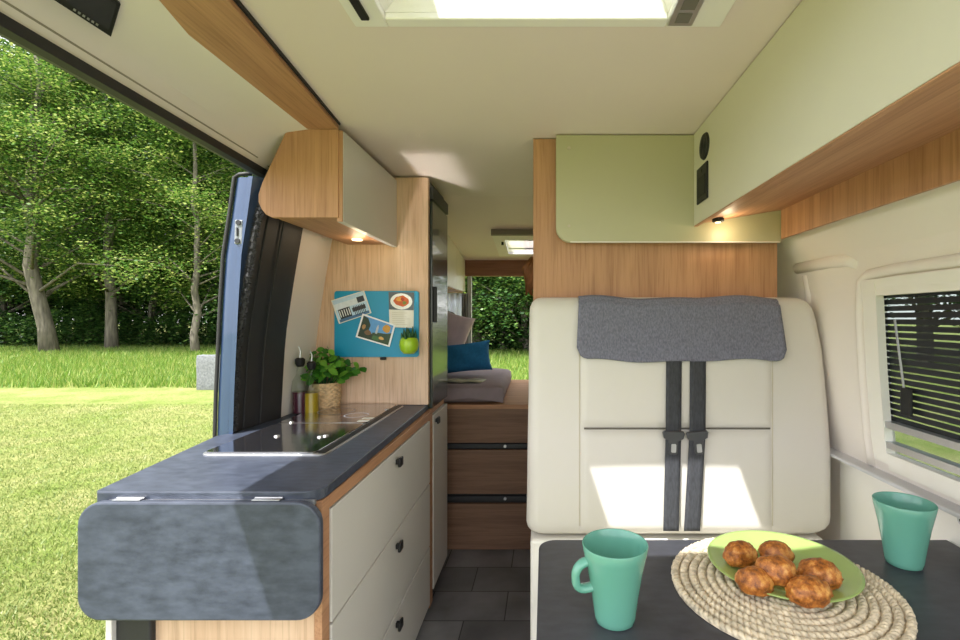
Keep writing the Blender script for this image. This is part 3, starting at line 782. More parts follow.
# basket plant
bp_ = WZ(325, 407.0, .905)
t = thing('potted_herb', 'leafy green herb in a woven basket on the worktop', 'plant', bp_)
b = bm_new()
seg, rows = 96, 24
rings = []
for j in range(rows+1):
    v = j/rows; r0 = .053+.008*math.sin(v*PI*.9); ring = []
    for k in range(seg):
        wv = .0042*math.sin(k*PI*2*14/seg+(PI if (j//2) % 2 else 0))
        a = 2*PI*k/seg; r = r0+wv+(.001 if j % 2 else -.001)
        ring.append(b.verts.new((bp_.x+r*math.cos(a), bp_.y+r*math.sin(a), bp_.z+v*.1)))
    rings.append(ring)
for A_, B_ in zip(rings, rings[1:]):
    for k in range(seg): b.faces.new((A_[k], A_[(k+1) % seg], B_[(k+1) % seg], B_[k]))
b.faces.new(rings[0][::-1])
tube(b, [(bp_.x+.054*math.cos(2*PI*k/32), bp_.y+.054*math.sin(2*PI*k/32), bp_.z+.1) for k in range(33)], .005, 8, cap=False)
lathe(b, [(.052, .088), (0, .09)], 24, bp_)
obj('basket', b, basketm, t, smooth=True)
def leaf(bm, p, d, n, l, w_):
    d = d.normalized(); s = d.cross(n).normalized(); n = s.cross(d)
    prof = [(0, 0), (.25, .8), (.55, 1), (.8, .62), (1, 0)]
    mid = [bm.verts.new(p+d*l*u-n*l*.12*u*u*2) for u, _ in prof]
    le = [bm.verts.new(p+d*l*u+s*w_*.5*q+n*l*.06-n*l*.12*u*u*2) for u, q in prof[1:-1]]
    ri = [bm.verts.new(p+d*l*u-s*w_*.5*q+n*l*.06-n*l*.12*u*u*2) for u, q in prof[1:-1]]
    for S, fl_ in ((le, 0), (ri, 1)):
        ch = [mid[0]]+S+[mid[-1]]
        for i in range(len(mid)-1):
            q = [mid[i], mid[i+1]]
            if ch[i+1] is not mid[i+1]: q.append(ch[i+1])
            if ch[i] is not mid[i]: q.append(ch[i])
            if fl_: q = q[::-1]
            if len(q) >= 3: bm.faces.new(q)
bs, bl_ = bm_new(), bm_new()
for k in range(24):
    a = k*2.4; rr = .02+.075*(k/24)
    top = bp_+Vector((math.cos(a)*rr+.035*(k/24), math.sin(a)*rr*.8-.02, .21+.045*math.cos(k*1.7)-.05*(k/24)))
    if k in (5, 11): top = bp_+Vector((.13+.03*(k == 5), -.03, .17+.02*(k == 11)))
    base = bp_+Vector((math.cos(a)*.02, math.sin(a)*.02, .09)); mid = (base+top)/2+Vector((math.cos(a)*.012, math.sin(a)*.012, .02))
    tube(bs, [base, mid, top], [.0022, .0018, .001], 5)
    for j in range(7):
        f_ = .42+.58*j/6; q = base.lerp(mid, f_*2) if f_ < .5 else mid.lerp(top, f_*2-1)
        aa = j*2.5+k; d = Vector((math.cos(aa), math.sin(aa), random.uniform(-.9, .5)))
        leaf(bl_, q, d, Vector((random.gauss(0, .6), -.7, random.uniform(.2, 1))), random.uniform(.030, .048), random.uniform(.024, .036))
obj('stems', bs, succ, t); obj('leaves', bl_, herb, t, recalc=False, smooth=True)

# ------------------------------------------------------------------ right overhead locker
ro = thing('overhead_locker', 'long pale green fronted overhead locker with oak underside above the window', 'locker', (.65, .8, 1.593))
b = bm_new()
prism(b, [(.508, 1.898), (.80, 1.898), (.80, 1.642), (.79, 1.642), (.522, 1.597), (.508, 1.597)], 'y', 0, 1.618)
obj('body', b, w_y, ro)
b = bm_new(); box(b, .500, .5075, 0, 1.618, 1.590, 1.897, .0008); dpn = obj('door', b, greend, ro, label='long pale green door')
b = bm_new(); box(b, .5005, .5125, 0, 1.618, 1.5865, 1.5895, .0005); obj('edge_strip', b, w_y, ro)
def on_locker(px, py):
    D = .5*F/(px-CX); return Vector((.5, D, EYE-(py-CY)*D/F))
q = on_locker(705, 146.3)
b = bm_new(); t2 = bmesh.new(); lathe(t2, [(0, .004), (.012, .005), (.030, .005), (.038, .006), (.042, 0)], 28); merge(b, t2, Matrix.Translation(q) @ Matrix.Rotation(-PI/2, 4, 'Y')); sp = obj('speaker', b, black, ro, smooth=30)
b = bm_new()
for k in range(5):
    r = .006+.005*k
    tube(b, [(q.x-.0055, q.y+r*math.cos(2*PI*j/24), q.z+r*math.sin(2*PI*j/24)) for j in range(25)], .0009, 5, cap=False)
obj('speaker_grille', b, darktrim, sp)
q = on_locker(703.5, 180)
b = bm_new(); box(b, .494, .5, q.y-.048, q.y+.052, 1.648, 1.762, .0025); cp = obj('control_panel', b, black, ro, label='black switch panel')
b = bm_new(); box(b, .4925, .494, q.y-.004, q.y+.004, q.z+.024, q.z+.034, .0005); box(b, .4925, .494, q.y-.034, q.y+.036, q.z-.05, q.z+.012, .0005)
obj('switch', b, plain('switch_grey', (.02, .02, .021, 1), .5, spec=.2), cp)
b = bm_new(); box(b, .792, .80, 0, 1.618, 1.545, 1.6425, .001)
o = obj('trim_13', b, w_z); tag(o, 'oak strip along the wall under the right overhead locker', kind='structure')
# reading spot
rl = thing('reading_lamp', 'small recessed warm lamp under the far end of the pale green locker', 'lamp', (.55, 1.56, 1.6))
b = bm_new(); t2 = bmesh.new(); lathe(t2, [(.0, .0), (.013, .0), (.018, .002), (.019, .012), (0, .012)], 20); merge(b, t2, Matrix.Translation((.56, 1.56, 1.590))); obj('housing', b, black, rl, smooth=40)
b = bm_new(); t2 = bmesh.new(); lathe(t2, [(0, 0), (.009, 0), (.009, .002), (0, .002)], 16); merge(b, t2, Matrix.Translation((.56, 1.56, 1.588))); obj('bulb', b, warm_led, rl)
def lamp(name, loc, energy, parent=None, size=.03, col=(1, .78, .5)):
    l = bpy.data.lights.new(name, 'POINT'); l.energy = energy; l.shadow_soft_size = size; l.color = col
    o = bpy.data.objects.new(name, l); COL.objects.link(o)
    if parent: o.parent = parent; o.location = Vector(loc)-wloc(parent)
    else: o.location = loc
lamp('reading_light', (.60, 1.56, 1.565), .25, rl, .02)
lamp('downlight', (-.74, 1.92, 1.57), .22, ov, .03)

# oak partition behind bench and green panel
b = bm_new(); box(b, -.0405, .80, 1.66, 1.685, .0, 1.897, .001)
o = obj('wood_panel', b, w_z); tag(o, 'tall oak partition panel behind the cream bench', 'panel')
gp = thing('green_panel', 'sage green panel with rounded corner on the oak partition', 'panel', (.4, 1.64, 1.53))
b = bm_new(); prism(b, rrect(.037, .795, 1.535, 1.896, .05, 7, (1, 0, 0, 0)), 'y', 1.622, 1.645, .0015, 1); obj('board', b, greenb, gp)
b = bm_new(); box(b, .06, .79, 1.646, 1.659, 1.55, 1.89); obj('backing', b, w_z, gp)
b = bm_new(); pz_ = rrect(.0365, .795, 1.5335, 1.55, .0, 1); box(b, .085, .79, 1.619, 1.6225, 1.5335, 1.5375, .0005); obj('edge_strip', b, cream, gp)
b = bm_new(); q = W(569, 148, 1.62); tube(b, [(q.x, 1.618, q.z), (q.x, 1.624, q.z)], .006, 12); obj('screw_cap', b, seamm, gp)
b = bm_new(); q = W(569, 226, 1.62); tube(b, [(q.x, 1.618, q.z), (q.x, 1.624, q.z)], .005, 12); obj('screw_cap', b, seamm, gp)

# ------------------------------------------------------------------ bench
bn = thing('bench_seat', 'cream upholstered two seat travel bench against the oak partition', 'bench', (.4, 1.4, 0))
ED = [(297, 531, 812), (300, 529.5, 815), (320, 529, 821), (350, 528.5, 827), (400, 528, 832), (455, 527, 836), (500, 526.5, 836), (520, 526, 836), (530, 525.5, 835), (538, 525, 833)]
def edge_at(py):
    for (a, l0, r0), (c, l1, r1) in zip(ED, ED[1:]):
        if a <= py <= c:
            f = (py-a)/(c-a); return l0+(l1-l0)*f, r0+(r1-r0)*f
    return ED[-1][1:]
def Dat(py): return 1.575-.105*(py-297)/(538-297)
rings = []
rows = [297, 297.6, 299, 302, 307, 313, 320, 335, 350, 375, 400, 425, 455, 480, 500, 512, 520, 526, 531, 534.5, 537, 538]
for py in rows:
    D = Dat(py); l, r = edge_at(py)
    z = EYE-(py-CY)*D/F
    e = min(py-297, 538-py)*D/F; R_ = .045
    ins = R_-math.sqrt(max(0, R_**2-(R_-min(e, R_))**2))
    x0 = (l-CX)*D/F+ins*.7; x1 = (r-CX)*D/F-ins
    y0 = D+ins*.8; y1 = min(D+.13, 1.655)-ins*.3
    pts = rrect(x0, x1, y0, y1, min(.04, (y1-y0)*.45), 6)
    rings.append([Vector((p[0], p[1], z)) for p in pts])
b = bm_new(); loft(b, rings); obj('backrest', b, leather, bn, smooth=50)
def pad(py0, py1, px0, px1, off=.010, R_=.02):
    b = bm_new()
    def fn(u, v):
        py = py0+(py1-py0)*v; D = Dat(py); px = px0+(px1-px0)*u
        eu = min(u, 1-u)*(px1-px0)*D/F; ev = min(v, 1-v)*(py1-py0)*D/F
        e = min(eu, ev, R_)/R_
        h = off*math.sqrt(max(0, 1-(1-e)**2))
        bulge = .006*math.sin(PI*u)*math.sin(PI*v)
        p = W(px, py, D+.002); p.y -= h+bulge; return p
    us = 40; sheet(b, fn, us, 24)
    return obj('cushion', b, leather, bn, smooth=True)
pad(310, 427.5, 580, 772); pad(429.5, 531, 580, 772)
for px in (579.5, 772.5):
    b = bm_new(); tube(b, [W(px, py, Dat(py)-.0005) for py in range(310, 532, 6)], .0016, 6)
    obj('seam', b, seamm, bn)
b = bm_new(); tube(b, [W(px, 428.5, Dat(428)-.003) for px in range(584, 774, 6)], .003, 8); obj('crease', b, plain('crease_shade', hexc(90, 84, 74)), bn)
# head cover
b = bm_new()
xa, xb = W(578, 320, 1.56).x, W(780, 320, 1.56).x
def cover(u, v):
    e = min(u, 1-u)*(xb-xa)
    cut = .04*(1-math.sqrt(max(0, 1-(1-min(e, .04)/.04)**2)))
    Lf = .2-cut
    s = v*(Lf+.055)      # along length from back over the top then down
    wav = .004*math.sin(u*9+1)+.003*math.sin(u*17)
    x = xa+(xb-xa)*u + .012*(v-.5)*(u-.5)*2
    top = 1.346+wav
    if s < .045: return Vector((x, 1.64-s*1.2, top-.003*(1-s/.045)))
    if s < .075:
        a = (s-.045)/.03*PI/2; return Vector((x, 1.586-.022*math.sin(a)-0, top-.022+.022*math.cos(a)))
    d = s-.075; z = top-.022-d
    py_ = CY-(z-EYE)*F/1.56
    return Vector((x, Dat(py_)-.016-.002*math.sin(u*11+v*3)-.006*(d/.2), z))
sheet(b, cover, 60, 40)
o = obj('headrest_cover', b, fabricm, bn, smooth=True, label='blue grey woven cloth over the top'); m = o.modifiers.new('s', 'SOLIDIFY'); m.thickness = .006; m.offset = 0
# belts
def belt(px_t, px_m, px_b, w_, label, rot):
    t = thing('seat_belt', label, 'seat belt', W(px_b, 531, 1.45), 'belts on the bench')
    b = bm_new()
    def fn(u, v):
        py = 352+(531-352)*v; px = px_t+(px_m-px_t)*min(1, v/.45) if v < .45 else px_m+(px_b-px_m)*(v-.45)/.55
        p = W(px+(u-.5)*w_, py, Dat(py)-.0205-(.004 if v > .45 else 0)); return p
    sheet(b, fn, 4, 40); o = obj('strap', b, beltm, t, smooth=True); m = o.modifiers.new('s', 'SOLIDIFY'); m.thickness = .0025; m.offset = 0
    c = W(px_m, 437, Dat(437)-.03)
    b = bm_new()
    pts = [(-.034, .012), (-.030, .018), (.030, .018), (.034, .012), (.030, -.004), (.016, -.012), (.013, -.05), (.009, -.054), (-.009, -.054), (-.013, -.05), (-.016, -.012), (-.030, -.004)]
    t2 = bmesh.new(); prism(t2, pts, 'y', -.006, .006, .002, 1)
    merge(b, t2, Matrix.Translation(c) @ Matrix.Rotation(rot, 4, 'Y')); bk = obj('buckle_tongue', b, bucklem, t, smooth=30, label='dark grey buckle tongue')
    b = bm_new(); t2 = bmesh.new(); prism(t2, rrect(-.0075, .0075, -.046, -.02, .003, 3), 'y', -.0085, -.0055)
    merge(b, t2, Matrix.Translation(c) @ Matrix.Rotation(rot, 4, 'Y')); obj('metal_slot', b, steel, bk)
belt(674, 673.5, 671, 15.5, 'left black seat belt with buckle hanging down the cream bench back', .04)
belt(698, 697.5, 692, 16, 'right black seat belt with buckle hanging down the cream bench back', -.1)
bx('base', -.045, .86, 1.475, 1.655, 0.0, .60, white, bn, .01)
bx('seat_box', .0, .86, 1.06, 1.47, 0.0, .38, white, bn, .008)
bx('seat_cushion', .0, .87, 1.05, 1.472, .382, .48, leather, bn, .03)

# ------------------------------------------------------------------ table and things on it
TZ = .76
tb = thing('dining_table', 'dark slate topped dining table in front of the bench', 'table', (.45, .9, 0))
b = bm_new()
pts = rrect(-.014, .944, .45, 1.133, .04, 8, (1, 0, 0, 1))
prism(b, pts, 'z', TZ-.028, TZ, .004, 2); obj('tabletop', b, tablem, tb)
b = bm_new(); tube(b, [(.45, .8, 0), (.45, .8, TZ-.028)], .03, 20); obj('leg', b, steel, tb, smooth=40)
b = bm_new(); t2 = bmesh.new(); lathe(t2, [(0, 0), (.14, 0), (.14, .008), (.04, .02), (0, .02)], 32); merge(b, t2, Matrix.Translation((.45, .8, 0))); obj('base_plate', b, steel, tb, smooth=40)
# placemat
mc = Vector((.455, .925, TZ)); MR = .205
pm = thing('placemat', 'round braided straw placemat under the lime plate', 'placemat', mc)
b = bm_new()
nr = 12
for k in range(nr):
    r = MR*(k+.6)/nr; n = max(14, int(2*PI*r/.011)); steps = n*4
    for ph in (0, 1):
        pts, rs = [], []
        for j in range(steps+1):
            a = 2*PI*j/steps; s = math.sin(n/2*a*1.0+ph*PI)
            rr = r+.0042*s; pts.append(mc+Vector((rr*math.cos(a), rr*math.sin(a), .0052+.0022*math.cos(n/2*a+ph*PI)))); rs.append(.0046+.0012*math.sin(n*a+ph))
        tube(b, pts, rs, 6, cap=False)
lathe(b, [(0, .001), (MR, .001), (MR, .003), (0, .004)], 48, mc)
obj('braid', b, matm, pm, smooth=True)
# plate
pc = Vector((.478, .975, TZ+.011)); PR = .142
b = bm_new()
lathe(b, [(0, .0), (.085, .0), (.1, .004), (PR-.004, .014), (PR, .0165), (PR-.001, .018), (PR-.008, .017), (.1, .008), (.085, .0045), (0, .0045)], 72, pc)
o = obj('plate', b, platem, smooth=True); tag(o, 'lime green round plate on the straw placemat', 'plate')
# fritters
def fritter(px, py, sx, sy, sz, seed, label, rot, dz=0):
    z = TZ+.011+.0045+dz+sz*.9
    p = WZ(px, py, z)
    b = bm_new(); bmesh.ops.create_icosphere(b, subdivisions=4, radius=1)
    for v in b.verts:
        n = v.co.normalized()
        d = 1+.11*noise.noise(n*1.6+Vector((seed*7.3, 0, 0)))+.10*noise.noise(n*4.5+Vector((0, seed*3.1, 0)))+.05*noise.noise(n*11+Vector((0, 0, seed*2.7)))
        v.co = Vector((n.x*sx, n.y*sy, n.z*sz if n.z > -.6 else -.6*sz-.3*(abs(n.z)-.6)*sz))*d
    bmesh.ops.rotate(b, verts=b.verts[:], cent=(0, 0, 0), matrix=Matrix.Rotation(rot, 3, 'Z'))
    bmesh.ops.translate(b, verts=b.verts[:], vec=p)
    o = obj('fritter', b, muffm, smooth=True); tag(o, label, 'fritter', 'fritters on the plate')
fritter(740.5, 555, .033, .027, .027, 1, 'golden fritter at the far left of the plate', .3)
fritter(775.5, 554, .033, .026, .025, 2, 'golden fritter at the far edge behind the middle one', -.2)
fritter(776, 571, .035, .028, .027, 3, 'fritter in the middle of the heap', -.4, .012)
fritter(754.5, 581.5, .033, .026, .025, 4, 'fritter at the near left of the plate', -.5)
fritter(819, 575, .037, .028, .028, 5, 'fritter at the right end of the plate', -.3)
fritter(808, 592, .039, .027, .026, 6, 'fritter nearest the plate front edge', .1)
# mugs
def mug(px, py, label, ang, s=1.0, handle=True):
    p = WZ(px, py, TZ)
    t = thing('mug', label, 'mug', p, 'jade mugs on the table')
    H = .132*s; prof = [(0, .002), (.030, 0), (.034, .003), (.0355, .012), (.040, .045), (.047, .085), (.0535, .115), (.0565, H), (.0555, H+.0015), (.0545, H), (.051, .115), (.044, .085), (.036, .045), (.031, .014), (0, .011)]
    b = bm_new(); lathe(b, [(r*s, z) for r, z in prof], 64); 
    obj('cup', b, mugm, t, smooth=True, local=True)
    if handle:
        b = bm_new(); pts = []
        for k in range(17):
            a = -PI*.62+k/16*PI*1.24
            pts.append(Vector((+.047+.023*math.cos(a)-.004*(k < 3), 0, .084+.022*math.sin(a)-.008*math.cos(a)*(1 if a < 0 else 0))))
        t2 = bmesh.new(); tube(t2, pts, .0072, 10)
        for v in t2.verts: v.co.y *= 1.5
        merge(b, t2, Matrix.Rotation(ang, 4, 'Z')); obj('handle', b, mugm, t, smooth=True, local=True)
    return t
mug(615, 620, 'jade green mug with its handle to the left at the near table edge', PI*1.06)
mug(904, 564, 'jade green mug standing by the wall at the right end of the table', -.5, handle=False)

# ------------------------------------------------------------------ rear: steps, platform, mattress
st = thing('bed_base', 'oak fronted bed base with three drawer fronts at the end of the aisle', 'bed base', (-.2, 2.8, 0))
def zrow(py): return EYE-(py-CY)*2.66/F
b = bm_new(); box(b, -.97, .92, 2.685, 3.74, 0, .775); obj('body', b, gaskm, st)
for (pa, pb) in ((407, 443), (450, 494), (504, 550)):
    b = bm_new(); box(b, -.97, .90, 2.66, 2.683, max(zrow(pb), 0.002), zrow(pa), .002); obj('drawer_front', b, w_dark, st)
b = bm_new(); box(b, -.97, .92, 2.655, 3.74, .778, .802, .002); obj('top_board', b, w_x, st)
for py in (446.5, 499):
    b = bm_new(); box(b, -.97, .90, 2.668, 2.684, zrow(py)-.012, zrow(py)+.012, .001); g_ = obj('grip_strip', b, darktrim, st)
    b = bm_new(); q = W(505, py, 2.66); tube(b, [(q.x, 2.66, q.z), (q.x, 2.67, q.z)], .008, 10); obj('catch', b, steel, g_)
# mattress
mt = thing('mattress', 'mauve grey covered mattress on the bed base beyond the fridge', 'mattress', (-.6, 3.1, .802))
b = bm_new()
out = [(-.95, 2.70), (-.24, 2.70), (-.235, 2.78), (-.23, 3.4), (-.25, 3.66), (-.95, 3.70)]
def ringm(z, ins):
    pts = rrect(-.95+ins, -.232-ins, 2.69+ins, 3.70-ins, .09, 8, (0, 1, 1, 0))
    return [Vector((p[0]-(.02*(p[1]-2.7) if p[0] > -.5 else 0), p[1], z+.004*math.sin(p[0]*14+p[1]*9))) for p in pts]
loft(b, [ringm(.805, .02), ringm(.815, .004), ringm(.85, 0), ringm(.882, .004), ringm(.895, .018), ringm(.899, .05)])
obj('cover', b, mauve, mt, smooth=60)
b = bm_new()
def skirt(u, v):
    x = -.95+.72*u; z = .893-.125*v*(.75+.25*math.sin(u*5+1))
    return Vector((x, 2.683-.012*v-.006*math.sin(u*24)*v-.006*math.sin(PI*v), z))
sheet(b, skirt, 60, 8)
o = obj('throw_edge', b, mauve, mt, smooth=True); m = o.modifiers.new('s', 'SOLIDIFY'); m.thickness = .005
def pillow(name, label, c, sx, sz, th, mat, rx, rz_, ry=0):
    t = thing(name, label, 'pillow', c)
    b = bm_new(); n = 24
    for side in (1, -1):
        g = []
        for i in range(n+1):
            row = []
            for j in range(n+1):
                u, v = i/n*2-1, j/n*2-1
                pin = 1-.10*(1-abs(u))**.0*(v*v)*(1-u*u)-0
                x = u*sx*(1-.07*(1-v*v)*u*u); z = v*sz*(1-.1*(1-u*u)*v*v)
                h = th*((1-u**4)*(1-v**4))**.5*side*(1+.06*math.sin(u*7+v*5))
                row.append(b.verts.new((x, h, z)))
            g.append(row)
        for i in range(n):
            for j in range(n): b.faces.new((g[i][j], g[i+1][j], g[i+1][j+1], g[i][j+1]))
    bmesh.ops.remove_doubles(b, verts=b.verts[:], dist=1e-5)
    M = Matrix.Rotation(rz_, 4, 'Z') @ Matrix.Rotation(rx, 4, 'X') @ Matrix.Rotation(ry, 4, 'Y')
    bmesh.ops.transform(b, matrix=M, verts=b.verts[:])
    o = obj('cover', b, mat, t, smooth=True, local=True)
    o.location = (0, 0, 0)
    return t
pillow('pillow', 'bright blue pillow lying on the mauve mattress', W(459, 358, 3.15), .21, .10, .055, bluecloth, -.25, .10, -.10)
pillow('pillow', 'pale mauve pillow leaning behind the blue one', W(446, 338, 3.42), .15, .205, .05, pinkcloth, -.2, .2, .35)
bk = thing('magazine', 'open magazine lying on the mattress in front of the blue pillow', 'magazine', (-.5, 2.82, .902))
b = bm_new()
def page(u, v): return Vector((-.62+.245*u+.02*v, 2.80+.12*v, .909+.006*math.sin(PI*abs(u*2-1))))
sheet(b, page, 16, 2); o = obj('pages', b, plain('magazine_page', hexc(170, 166, 140), .5, var=.3, nscale=14), bk, smooth=True); m = o.modifiers.new('s', 'SOLIDIFY'); m.thickness = .006; m.offset = -1
b = bm_new(); box(b, -.63, -.37, 2.79, 2.93, .9005, .9035); obj('cover', b, plain('magazine_cover', hexc(60, 56, 54)), bk)

# rear lockers
rk = thing('rear_locker', 'row of cream overhead lockers with oak bottom beside the bed', 'locker', (-.8, 3.1, 1.475))
b = bm_new(); prism(b, [(2.47, 1.475), (3.745, 1.475), (3.745, rz(3.745)-.003), (2.47, rz(2.47)-.003)], 'x', -.93, -.638); obj('body', b, w_y, rk)
for (a0, a1) in ((2.475, 2.92), (2.925, 3.37), (3.375, 3.742)):
    b = bm_new(); prism(b, [(a0, 1.485), (a1, 1.485), (a1, rz(a1)-.006), (a0, rz(a0)-.006)], 'x', -.637, -.62); obj('door', b, white, rk)
# pale curtain + jamb + strap at rear left
ct = thing('curtain', 'pale curtain hanging under the lockers by the rear doorway', 'curtain', (-.7, 3.72, .9))
b = bm_new()
sheet(b, lambda u, v: Vector((-.80+.165*u, 3.71+.014*math.sin(u*22), 1.47-.57*v)), 40, 4); o = obj('fabric', b, leafmat('pale_curtain', hexc(226, 228, 236), hexc(226, 228, 236), hexc(226, 228, 236), .6), ct, smooth=True); m = o.modifiers.new('s', 'SOLIDIFY'); m.thickness = .003
b = bm_new(); sheet(b, lambda u, v: Vector((-.640+.05*u, 3.70+.010*math.sin(u*16), 1.47-.60*v)), 20, 4); o = obj('border', b, plain('grey_curtain', hexc(138, 140, 138), .8), ct, smooth=True, label='grey curtain border'); m = o.modifiers.new('s', 'SOLIDIFY'); m.thickness = .003
b = bm_new(); tube(b, [W(447, 312, 3.66), W(452, 313.5, 3.66), W(460, 320, 3.66)], .011, 8)
obj('tieback_strap', b, black, ct, label='black strap')
# hanging brown scarf by the partition
sf = thing('hanging_scarf', 'brown knotted cloth hanging by the oak partition edge at the rear doorway', 'scarf', W(531, 250, 3.6))
b = bm_new()
for k in range(9):
    x = 536-1.3*k+random.uniform(-1, 1); 
    tube(b, [W(534+random.uniform(-1, 2), 256, 3.62), W(x, 268+random.uniform(-3, 3), 3.6-.01*k), W(x+random.uniform(-1, 3), 284, 3.6), W(x+2+random.uniform(-2, 2), 292+random.uniform(-3, 7), 3.6)], [.012, .022, .02, .006], 8)
obj('folds', b, brownm, sf, smooth=True)
b = bm_new(); tube(b, [W(536, 252, 3.62)+Vector((0, .11, 0)), W(536, 254, 3.62), W(536, 260, 3.62)], .008, 8); obj('hook', b, steel, sf)

# ------------------------------------------------------------------ outside
b = bm_new()
for i in range(1): box(b, -140, 140, -60, 160, GZ-.2, GZ)
o = obj('ground', b, lawnm); tag(o, 'sunlit mown lawn outside the van', kind='structure')
# short lawn blades
def blades(name, label, gen, n, h0, h1, w_, mat, lean=.5):
    b = bm_new()
    for _ in range(n):
        x, y = gen(); a = random.uniform(0, 2*PI); h = random.uniform(h0, h1)
        dx, dy = math.cos(a)*w_, math.sin(a)*w_; la = random.uniform(0, 2*PI); lx, ly = math.cos(la)*h*lean*random.random(), math.sin(la)*h*lean*random.random()
        z = GZ-.01
        b.faces.new((b.verts.new((x-dx, y-dy, z)), b.verts.new((x+dx, y+dy, z)), b.verts.new((x+lx, y+ly, z+h))))
    o = obj(name, b, mat, recalc=False); tag(o, label, 'grass', kind='stuff'); return o
def g_near():
    while True:
        D = 2.2+8*random.random()**1.3; px = random.uniform(-40, 240) if random.random() < .62 else random.uniform(-700, -40)
        return (px-CX)*D/F, D
blades('lawn_grass', 'short grass blades of the lawn by the open door', g_near, 95000, .02, .05, .006, grassm, 1.2)
def g_tall():
    D = random.uniform(12.6, 31)
    return random.uniform(-2.1, .35)*D, D
blades('meadow_grass', 'taller uncut grass between the lawn and the trees', g_tall, 165000, .06, .3, .018, tallm, .7)
def g_right():
    D = random.uniform(9, 24); return random.uniform(.7, 1.2)*D*1.0, D
# stone slab
p0 = WZ(196, 390, GZ)
b = bm_new(); box(b, p0.x, p0.x+.75, p0.y, p0.y+.25, GZ-.02, GZ+.88, .02)
bmesh.ops.subdivide_edges(b, edges=b.edges[:], cuts=4, use_grid_fill=True)
for v in b.verts: v.co += Vector((noise.noise(v.co*7), noise.noise(v.co*7+Vector((5, 0, 0))), noise.noise(v.co*7+Vector((0, 5, 0)))))*.018
o = obj('stone_slab', b, slabm, smooth=40); tag(o, 'grey rough stone slab standing on the lawn edge beside the blue door', 'stone')

# trees
def trunk_bm(h, r, bend, nbr, seed, crown0):
    rnd = random.Random(seed); b = bm_new(); pts = []; rs = []; x = y = 0
    for k in range(13):
        f = k/12; pts.append(Vector((x, y, f*h-.2))); rs.append(r*(1.25 if k == 0 else 1)*(1-.8*f)+.02)
        x += rnd.uniform(-1, 1)*bend; y += rnd.uniform(-1, 1)*bend
    tube(b, pts, rs, 12); tips = []
    for k in range(nbr):
        f = crown0+(1-crown0)*rnd.random()*.9; i = min(11, int(f*12)); p = pts[i].lerp(pts[i+1], f*12-i)
        a = rnd.uniform(0, 2*PI); l = h*.30*(1.15-f)*rnd.uniform(.7, 1.2)+.8
        q = p+Vector((math.cos(a)*l, math.sin(a)*l, l*rnd.uniform(.1, .6))); mid = (p+q)/2+Vector((0, 0, l*.12))
        tube(b, [p, mid, q], [r*.25*(1-f)+.02, r*.12*(1-f)+.012, .008], 6); tips += [mid.lerp(q, .3), q, mid]
    tips.append(pts[-1]); return b, tips
def foliage_bm(tips, nleaf, size, spread, seed, flat=.6):
    rnd = random.Random(seed); b = bm_new(); g = lambda s: rnd.gauss(0, s)
    clumps = []
    for t_ in tips:
        for _ in range(3): clumps.append(t_+Vector((g(spread*.7), g(spread*.7), g(spread*.45))))
    per = max(1, nleaf//len(clumps))
    verts = []; faces = []
    for c in clumps:
        cr_ = spread*rnd.uniform(.35, .7)
        for _ in range(per):
            p = c+Vector((g(cr_), g(cr_), g(cr_*flat)))
            s = size*rnd.uniform(.6, 1.3); a = rnd.uniform(0, 2*PI)
            d = Vector((math.cos(a), math.sin(a), rnd.uniform(-.6, .3))).normalized()
            n_ = Vector((g(.5), g(.5), 1)).normalized(); e = d.cross(n_).normalized()
            i = len(verts)
            verts += [p, p+d*s*.5+e*s*.33, p+d*s, p+d*s*.5-e*s*.33]; faces.append((i, i+1, i+2, i+3))
    b.free()
    return verts, faces
def quick(name, verts, faces, mat, parent):
    me = bpy.data.meshes.new(name); me.from_pydata([tuple(v) for v in verts], [], faces); me.materials.append(mat); me.update()
    o = bpy.data.objects.new(name, me); COL.objects.link(o); o.parent = parent; return o
def make_tree(label, loc, h, r, bend, nbr, crown0, nleaf, size, spread, mat, seed, group=None):
    t = thing('tree', label, 'tree', loc, group)
    bt, tips = trunk_bm(h, r, bend, nbr, seed, crown0)
    me_c = obj('trunk', bt, bark, t, smooth=True, local=True)
    v, f = foliage_bm(tips, nleaf, size, spread, seed+1)
    quick('crown', v, f, mat, t); return t
def gp_(px, D): return Vector(((px-CX)*D/F, D, GZ))
GR = 'woodland trees behind the meadow'
t1 = make_tree('thick old leaning tree with pale bark at the left of the woodland edge', gp_(50, 25.5), 19, .34, .28, 48, .15, 62000, .15, 1.0, leaf_b, 5)
t1.rotation_euler[2] = PI*.9
t2_ = make_tree('straight mossy trunked tree right of the thick leaning one', gp_(112, 28), 20, .27, .16, 48, .15, 62000, .15, 1.0, leaf_a, 9)
t3 = make_tree('slim pale tree near the blue door at the woodland edge', gp_(196, 25), 14, .17, .22, 34, .12, 36000, .15, .95, leaf_b, 14)
P1 = make_tree('leafy tree standing deeper in the woodland', gp_(10, 34), 18, .28, .2, 40, .12, 44000, .19, 1.25, leaf_a, 21, GR)
P2 = make_tree('leafy tree standing deeper in the woodland', gp_(150, 33), 17, .22, .25, 40, .10, 44000, .19, 1.25, leaf_c, 33, GR)
P3 = make_tree('leafy tree standing deeper in the woodland', gp_(80, 37), 19, .26, .2, 40, .12, 44000, .2, 1.3, leaf_b, 47, GR)
protos = [P1, P2, P3]
spots = []
for D, step, off in ((34, 44, 22), (39, 42, 0), (46, 38, 15)):
    px = -330+off
    while px < 300:
        spots.append((px+random.uniform(-9, 9), D+random.uniform(-2, 2))); px += step
for i, (px, D) in enumerate(spots):
    o = dup(protos[i % 3]); o.location = gp_(px, D); o.rotation_euler[2] = random.uniform(0, 6.28); s = random.uniform(.85, 1.15); o.scale = (s, s, s*random.uniform(.95, 1.15))
GR2 = 'trees seen through the rear doorway'
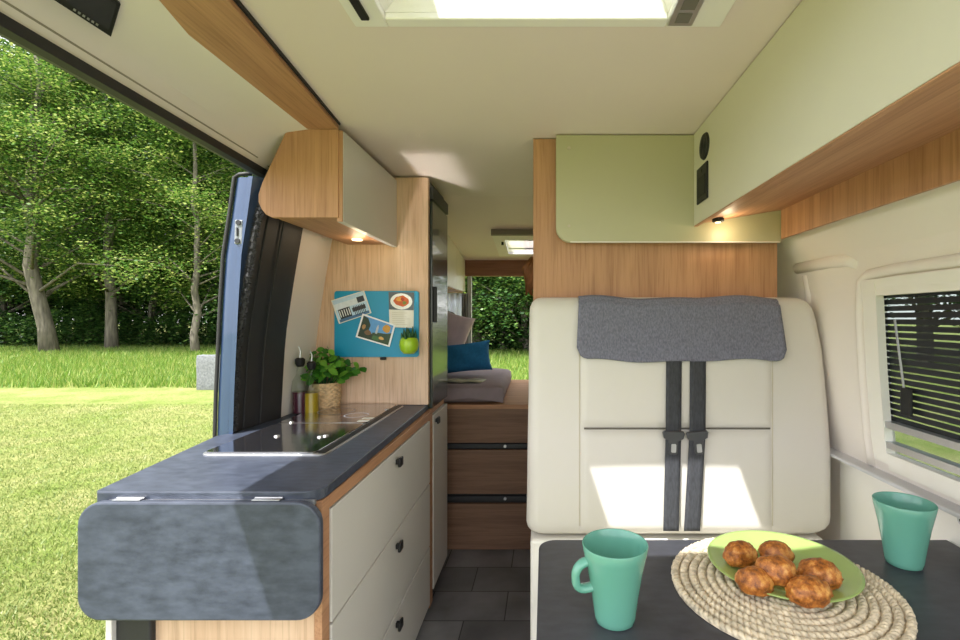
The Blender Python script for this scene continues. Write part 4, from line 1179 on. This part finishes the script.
for i, (px, D) in enumerate(((455, 29), (478, 26), (503, 27), (527, 26), (552, 28), (470, 34), (515, 35), (540, 34), (580, 30), (420, 31), (390, 30), (350, 32), (320, 30))):
    o = dup(protos[(i*2+1) % 3]); o.location = gp_(px, D); o.rotation_euler[2] = random.uniform(0, 6.28); o['group'] = GR2; o['label'] = 'dense leafy tree beyond the rear doorway'; s = .9; o.scale = (s, s, s)
    o.location.z = GZ-1.0
GR3 = 'trees seen through the right window'
for i, (az, D) in enumerate(((38, 26), (43, 24), (47, 28), (51, 24), (55, 27), (59, 24), (63, 26), (67, 24))):
    o = dup(protos[i % 3]); o.location = Vector((math.tan(math.radians(az))*D*.75, D*.75, GZ-.8)); o.rotation_euler[2] = random.uniform(0, 6.28); o['group'] = GR3; o['label'] = 'leafy tree beyond the right side window'
# undergrowth hedge (leafy, uncountable)
rnd = random.Random(3); V, Fc = [], []
def scatter(n, gen, size, hmax):
    for _ in range(n):
        x, y, hm = gen(); z = GZ+hm*rnd.random()**.8; p = Vector((x, y, z)); s = size*rnd.uniform(.6, 1.3); a = rnd.uniform(0, 2*PI)
        d = Vector((math.cos(a), math.sin(a), rnd.uniform(-.5, .4))).normalized(); e = d.cross(Vector((rnd.gauss(0, .5), rnd.gauss(0, .5), 1))).normalized()
        i = len(V); V.extend([p, p+d*s*.5+e*s*.33, p+d*s, p+d*s*.5-e*s*.33]); Fc.append((i, i+1, i+2, i+3))
def gen_bush():
    px = rnd.uniform(-420, 640); D = rnd.uniform(28.5, 40)
    if px > 330: D = rnd.uniform(25, 32)
    hm = 2.2+1.6*noise.noise(Vector((px*.03, D*.3, 0))) + (D-30)*.1
    return (px-CX)*D/F, D, max(.6, hm)
scatter(160000, gen_bush, .2, 3)
me = bpy.data.meshes.new('undergrowth'); me.from_pydata([tuple(v) for v in V], [], Fc); me.materials.append(leaf_c)
o = bpy.data.objects.new('undergrowth', me); COL.objects.link(o); tag(o, 'dark leafy undergrowth below the woodland trees', 'bushes', kind='stuff')
